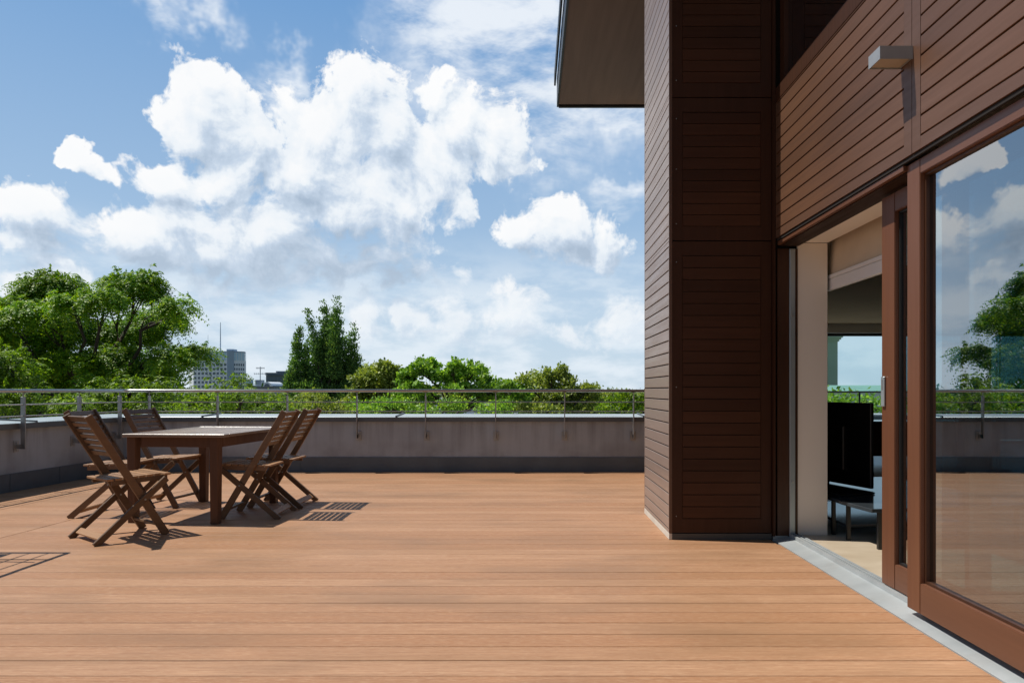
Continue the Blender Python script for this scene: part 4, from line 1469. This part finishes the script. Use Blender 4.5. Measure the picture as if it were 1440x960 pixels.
# ------------------------------------------------------------------ ground and distant buildings
M['ground'] = surf('town_ground', (0.10, 0.115, 0.07), (0.16, 0.155, 0.14), (0.02, 0.02, 0.02), 1, 0.95)
gm = MB()
gm.poly([(math.cos(2 * math.pi * i / 64) * 5000, math.sin(2 * math.pi * i / 64) * 5000, GZ) for i in range(64)])
struct(gm.build('ground', M['ground']))

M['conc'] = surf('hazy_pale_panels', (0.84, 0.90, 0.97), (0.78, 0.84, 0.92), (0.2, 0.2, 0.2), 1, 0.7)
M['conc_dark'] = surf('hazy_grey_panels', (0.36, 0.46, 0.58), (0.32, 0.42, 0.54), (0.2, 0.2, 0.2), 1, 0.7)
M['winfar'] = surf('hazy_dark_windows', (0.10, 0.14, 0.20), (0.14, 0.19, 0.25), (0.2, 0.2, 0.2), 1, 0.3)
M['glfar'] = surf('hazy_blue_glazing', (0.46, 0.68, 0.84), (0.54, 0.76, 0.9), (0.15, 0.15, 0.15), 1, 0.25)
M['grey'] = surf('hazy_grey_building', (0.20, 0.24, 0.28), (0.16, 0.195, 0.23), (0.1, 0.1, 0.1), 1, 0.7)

YT = 500.0
tower = empty('office_tower', (at(308, 549, YT).x, YT, GZ), 'pale office tower with rows of small dark windows and a rooftop mast', 'office building')


def tp(mb, nm, mat, par=None):
    o = mb.build(nm, mat)
    if par is None:
        hold(tower, o)
    else:
        o.parent = par
        o.matrix_parent_inverse = Matrix.Identity(4)
    return o


pt = lambda px, y: (at(px, 549, y).x, y)
# plan corners: left chamfer, main face, dark slot, right face, right chamfer
plan = [pt(266, 508), pt(272, 500), pt(319.5, 494), pt(328.5, 494), pt(344, 500), pt(346, 508), pt(346, 540), pt(268, 540)]
zt_ = at(0, 507, YT).z
zt2 = at(0, 495, YT).z
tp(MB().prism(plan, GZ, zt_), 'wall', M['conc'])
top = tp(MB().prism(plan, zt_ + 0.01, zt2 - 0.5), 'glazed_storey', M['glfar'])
tp(MB().prism([(x * 1.0, y_ - 0.3) for x, y_ in plan], zt2 - 0.48, zt2 + 0.4), 'roof', M['conc_dark'])
a, b = pt(319.3, 493.3), pt(328.7, 493.3)
tp(MB().box(a[0], b[0], 493.2, 493.95, GZ, zt2 + 0.8), 'stair_shaft', M['conc_dark'])
tp(MB().box(at(322, 0, 503).x, at(331, 0, 503).x, 499, 506, zt2 + 0.42, zt2 + 2.2), 'plant_room', M['conc_dark'])


def facade(p, q, n, z0, z1, inset=0.06, frac=0.62):
    A, B = Vector((*p, 0)), Vector((*q, 0))
    d = (B - A).normalized(); nr = Vector((d.y, -d.x, 0))
    L = (B - A).length
    s = L / n
    for i in range(n):
        a_ = A + d * (i * s + s * (1 - frac) / 2) + nr * 0.05
        b_ = A + d * (i * s + s * (1 + frac) / 2) + nr * 0.05
        m = MB().poly([(a_.x, a_.y, z0), (b_.x, b_.y, z0), (b_.x, b_.y, z1), (a_.x, a_.y, z1)])
        tp(m, 'window', M['winfar'])


zrow = [at(0, py, YT).z for py in (513, 519.1, 525.2, 531.3, 537.4, 543.5)]
for z in zrow:
    facade(plan[1], plan[2], 9, z - 0.85, z + 0.85)
    facade(plan[3], plan[4], 5, z - 0.85, z + 0.85)
for p_, q_, n_w in ((plan[1], plan[2], 9), (plan[3], plan[4], 4)):
    A, B = Vector((*p_, 0)), Vector((*q_, 0))
    for i in range(n_w + 1):
        c = A.lerp(B, i / n_w)
        o = MB().box(c.x - 0.28, c.x + 0.28, c.y - 0.35, c.y - 0.05, zt_ + 0.02, zt2 - 0.52).build('mullion', M['conc'])
        o.parent = top; o.matrix_parent_inverse = Matrix.Identity(4)
mx_ = at(310, 549, 505).x
tp(MB().tube([(mx_, 505, zt2 + 0.42), (mx_, 505, at(0, 475, 505).z), (mx_, 505, at(0, 453, 505).z)], [0.42, 0.34, 0.2], 8), 'mast', M['conc_dark'])
mx2 = at(292.5, 549, 505).x
tp(MB().tube([(mx2, 505, zt2 + 0.42), (mx2, 505, at(0, 471, 505).z)], [0.24, 0.12], 8), 'mast', M['conc'])

# dark flat-roofed building and its neighbours
YD = 200.0
db = empty('flat_roofed_block', (at(392, 549, YD).x, YD, GZ), 'dark grey flat-roofed block beside the poplar with rooftop plant', 'building')


def blk(root, nm, px0, px1, py0, py1, Y, depth, mat):
    a, b = at(px0, py1, Y), at(px1, py0, Y)
    o = MB().box(a.x, b.x, Y, Y + depth, a.z, b.z).build(nm, mat)
    hold(root, o)
    return o


blk(db, 'wall', 374, 412, 527.5, 600, YD, 14, M['grey'])
blk(db, 'roof', 373, 412.5, 523.8, 527.3, YD - 0.5, 15, M['winfar'])
blk(db, 'plant_room', 388, 407, 521.6, 523.6, YD + 3, 6, M['winfar'])
for i in range(7):
    blk(db, 'window', 376 + i * 5, 379.5 + i * 5, 530, 535, YD - 0.06, 0.03, M['winfar'])
YL = 150.0
lb_ = empty('low_rooftop', (at(360, 549, YL).x, YL, GZ), 'low grey rooftops with an arched gable between tower and dark block', 'building')
blk(lb_, 'wall', 345, 385, 543.5, 600, YL, 10, M['grey'])
blk(lb_, 'roof', 344, 386, 541.5, 543.3, YL - 0.4, 11, M['conc_dark'])
blk(lb_, 'chimney', 346, 351, 533, 541.3, YL + 1, 2, M['conc_dark'])
blk(lb_, 'chimney', 359, 367, 534, 541.3, YL + 1, 2, M['grey'])
arch = MB()
ac = at(376, 543, YL - 1)
rr_ = 6.2 * YL / F
loop = [(ac.x + rr_ * math.cos(t), 0, ac.z + rr_ * math.sin(t)) for t in [math.pi * i / 14 for i in range(15)]]
arch.extrude([(x, 0, z) for x, _, z in loop], (0, YL - 1.2, 0), (0, YL + 6, 0))
hold(lb_, arch.build('arched_gable', M['conc']))
loop2 = [(ac.x + rr_ * .62 * math.cos(t), 0, ac.z + rr_ * .62 * math.sin(t)) for t in [math.pi * i / 14 for i in range(15)]]
hold(lb_, MB().extrude(loop2, (0, YL - 1.26, 0), (0, YL - 1.21, 0)).build('arched_window', M['winfar']))
an = empty('roof_aerial', (at(366, 0, YL).x, YL + 2, at(0, 541.5, YL).z), 'thin television aerial on the low roof between tower and poplar', 'aerial')
am = MB()
axx = at(366, 0, YL + 2).x
am.tube([(axx, YL + 2, at(0, 541.3, YL).z), (axx, YL + 2, at(0, 515, YL).z)], 0.09, 6)
hold(an, am.build('pole', M['grey']))
am = MB()
for py, w in ((517, 6), (525, 9)):
    z = at(0, py, YL).z
    am.tube([(axx - w * YL / F, YL + 2, z), (axx + w * YL / F, YL + 2, z)], 0.06, 6)
    for k in range(-3, 4):
        xk = axx + k * w * YL / F / 3.2
        am.tube([(xk, YL + 2, z - 0.22), (xk, YL + 2, z + 0.22)], 0.035, 5)
hold(an, am.build('dipoles', M['grey']))

# pale house between the trees
YH = 85.0
hs_ = empty('pale_house', (at(640, 549, YH).x, YH, GZ), 'pale house with blue-grey roof glimpsed between trees behind the railing', 'house')
blk(hs_, 'wall', 610, 700, 561, 640, YH, 9, M['conc'])
rfm = MB()
A_, B_ = at(606, 561.2, YH), at(704, 561.2, YH)
zr_ = at(0, 551.5, YH).z
rfm.extrude([(0, -0.4, A_.z), (0, 9.4, A_.z), (0, 4.5, zr_)], (A_.x, YH, 0), (B_.x, YH, 0))
rf_ = rfm.build('roof', M['grey']); hold(hs_, rf_)
ch_ = MB().box(at(667, 0, YH).x, at(671, 0, YH).x, YH + 3.5, YH + 4.4, at(0, 556, YH).z, at(0, 547.5, YH).z).build('chimney', M['white'])
ch_.parent = rf_; ch_.matrix_parent_inverse = Matrix.Identity(4)
for i in range(7):
    blk(hs_, 'window', 615 + i * 12, 620 + i * 12, 564, 574, YH - 0.05, 0.03, M['winfar'])

# stone tower, copper roof and crane seen through the house
M['tower'] = surf('weathered_tower_stone', (0.46, 0.52, 0.38), (0.34, 0.40, 0.29), (0.4, 0.4, 0.15), 1, 0.85)
M['copper'] = surf('verdigris_copper', (0.22, 0.40, 0.33), (0.18, 0.34, 0.29), (0.3, 0.3, 0.3), 1, 0.7)
YS = 90.0
st = empty('stone_tower', (at(1151, 549, YS).x, YS, GZ), 'slim old stone tower with corniced top seen through the open door', 'tower')
a, b = at(1123, 0, YS).x, at(1178, 0, YS).x
zc = at(0, 480, YS).z
hold(st, MB().box(a, b, YS, YS + 5, GZ, zc - 0.01).build('shaft', M['tower']))
cm = MB()
for i in range(3):
    o_ = 0.15 + i * 0.17
    cm.box(a - o_, b + o_, YS - o_, YS + 5 + o_, zc + i * 0.24, zc + (i + 1) * 0.24 - 0.004)
hold(st, cm.build('cornice', M['tower']))
zb = zc + 0.73
for i in range(9):
    x = a + 0.2 + i * (b - a - 0.4) / 8
    hold(st, MB().tube([(x, YS + 0.2, zb), (x, YS + 0.2, zb + 0.3), (x, YS + 0.2, zb + 0.8)], [0.12, 0.2, 0.1], 8).build('baluster', M['tower']))
hold(st, MB().box(a - .1, b + .1, YS - .05, YS + .45, zb + 0.81, zb + 1.05).build('parapet_rail', M['tower']))
hold(st, MB().box(a + .8, b - .8, YS + 0.9, YS + 4, zb, zb + 3.2).build('lantern', M['tower']))
for z in (zc - 9.6,):
    hold(st, MB().box(b - 1.75, b - 0.95, YS - 0.04, YS - 0.005, z, z + 1.2).build('window', M['winfar']))
YC = 70.0
cr = empty('copper_roofed_hall', (at(1220, 549, YC).x, YC, GZ), 'long hall with pale green copper roof beyond the rear terrace', 'building')
blk(cr, 'wall', 1100, 1330, 551.2, 700, YC, 12, M['conc'])
a, b = at(1090, 551, YC), at(1335, 551, YC)
zr_ = at(0, 541, YC).z
hold(cr, MB().extrude([(0, -0.6, a.z), (0, 12.6, a.z), (0, 7.5, zr_), (0, 4.5, zr_)], (a.x, YC, 0), (b.x, YC, 0)).build('roof', M['copper']))
YK = 140.0
kr = empty('tower_crane', (at(1359, 549, YK).x, YK, GZ), 'distant tower crane with long jib seen through the fixed pane', 'crane')


def lattice(p0, p1, w, n, th=0.07):
    m = MB()
    p0, p1 = Vector(p0), Vector(p1)
    d = (p1 - p0).normalized()
    u = Vector((0, 1, 0)); v = d.cross(u).normalized()
    cor = [u * w + v * w, u * w - v * w, -u * w - v * w, -u * w + v * w]
    for c in cor:
        m.tube([p0 + c, p1 + c], th, 5)
    for i in range(n):
        a_ = p0.lerp(p1, i / n); b_ = p0.lerp(p1, (i + 1) / n)
        for k in range(4):
            m.tube([a_ + cor[k], b_ + cor[(k + 1) % 4]], th * 0.7, 4)
    return m


kx = at(1359, 0, YK).x
kz = at(0, 492, YK).z
hold(kr, lattice((kx, YK, GZ), (kx, YK, kz), 0.6, 16).build('mast', M['conc_dark']))
hold(kr, lattice((at(1300, 0, YK).x, YK, kz + 0.9), (at(1366, 0, YK).x, YK, kz + 0.9), 0.45, 12).build('jib', M['conc_dark']))
hold(kr, MB().box(kx - 0.9, kx + 0.9, YK - 0.8, YK + 0.8, kz + 0.05, kz + 1.9).build('cab', M['grey']))
hold(kr, lattice((kx, YK, kz + 1.92), (kx, YK, kz + 3.6), 0.25, 4).build('apex', M['conc_dark']))

# scattered town roofs towards the horizon
rc = random.Random(4)
for i in range(26):
    Y = rc.uniform(110, 420)
    px = rc.choice([rc.uniform(-150, 900), rc.uniform(1150, 1450)])
    w = rc.uniform(9, 22); d_ = rc.uniform(9, 14); h_ = rc.uniform(6.0, 10.5)
    x = at(px, 0, Y).x
    t_ = empty('town_house', (x, Y, GZ), 'distant pitched-roof town house among the treetops near the horizon', 'house', 'distant town houses')
    hold(t_, MB().box(x - w / 2, x + w / 2, Y, Y + d_, GZ, GZ + h_).build('wall', M['conc'] if i % 3 else M['grey']))
    hold(t_, MB().extrude([(0, -0.4, GZ + h_ + .01), (0, d_ + .4, GZ + h_ + .01), (0, d_ / 2, GZ + h_ + 3)], (x - w / 2 - .4, Y, 0), (x + w / 2 + .4, Y, 0)).build('roof', M['grey'] if i % 2 else M['conc_dark']))
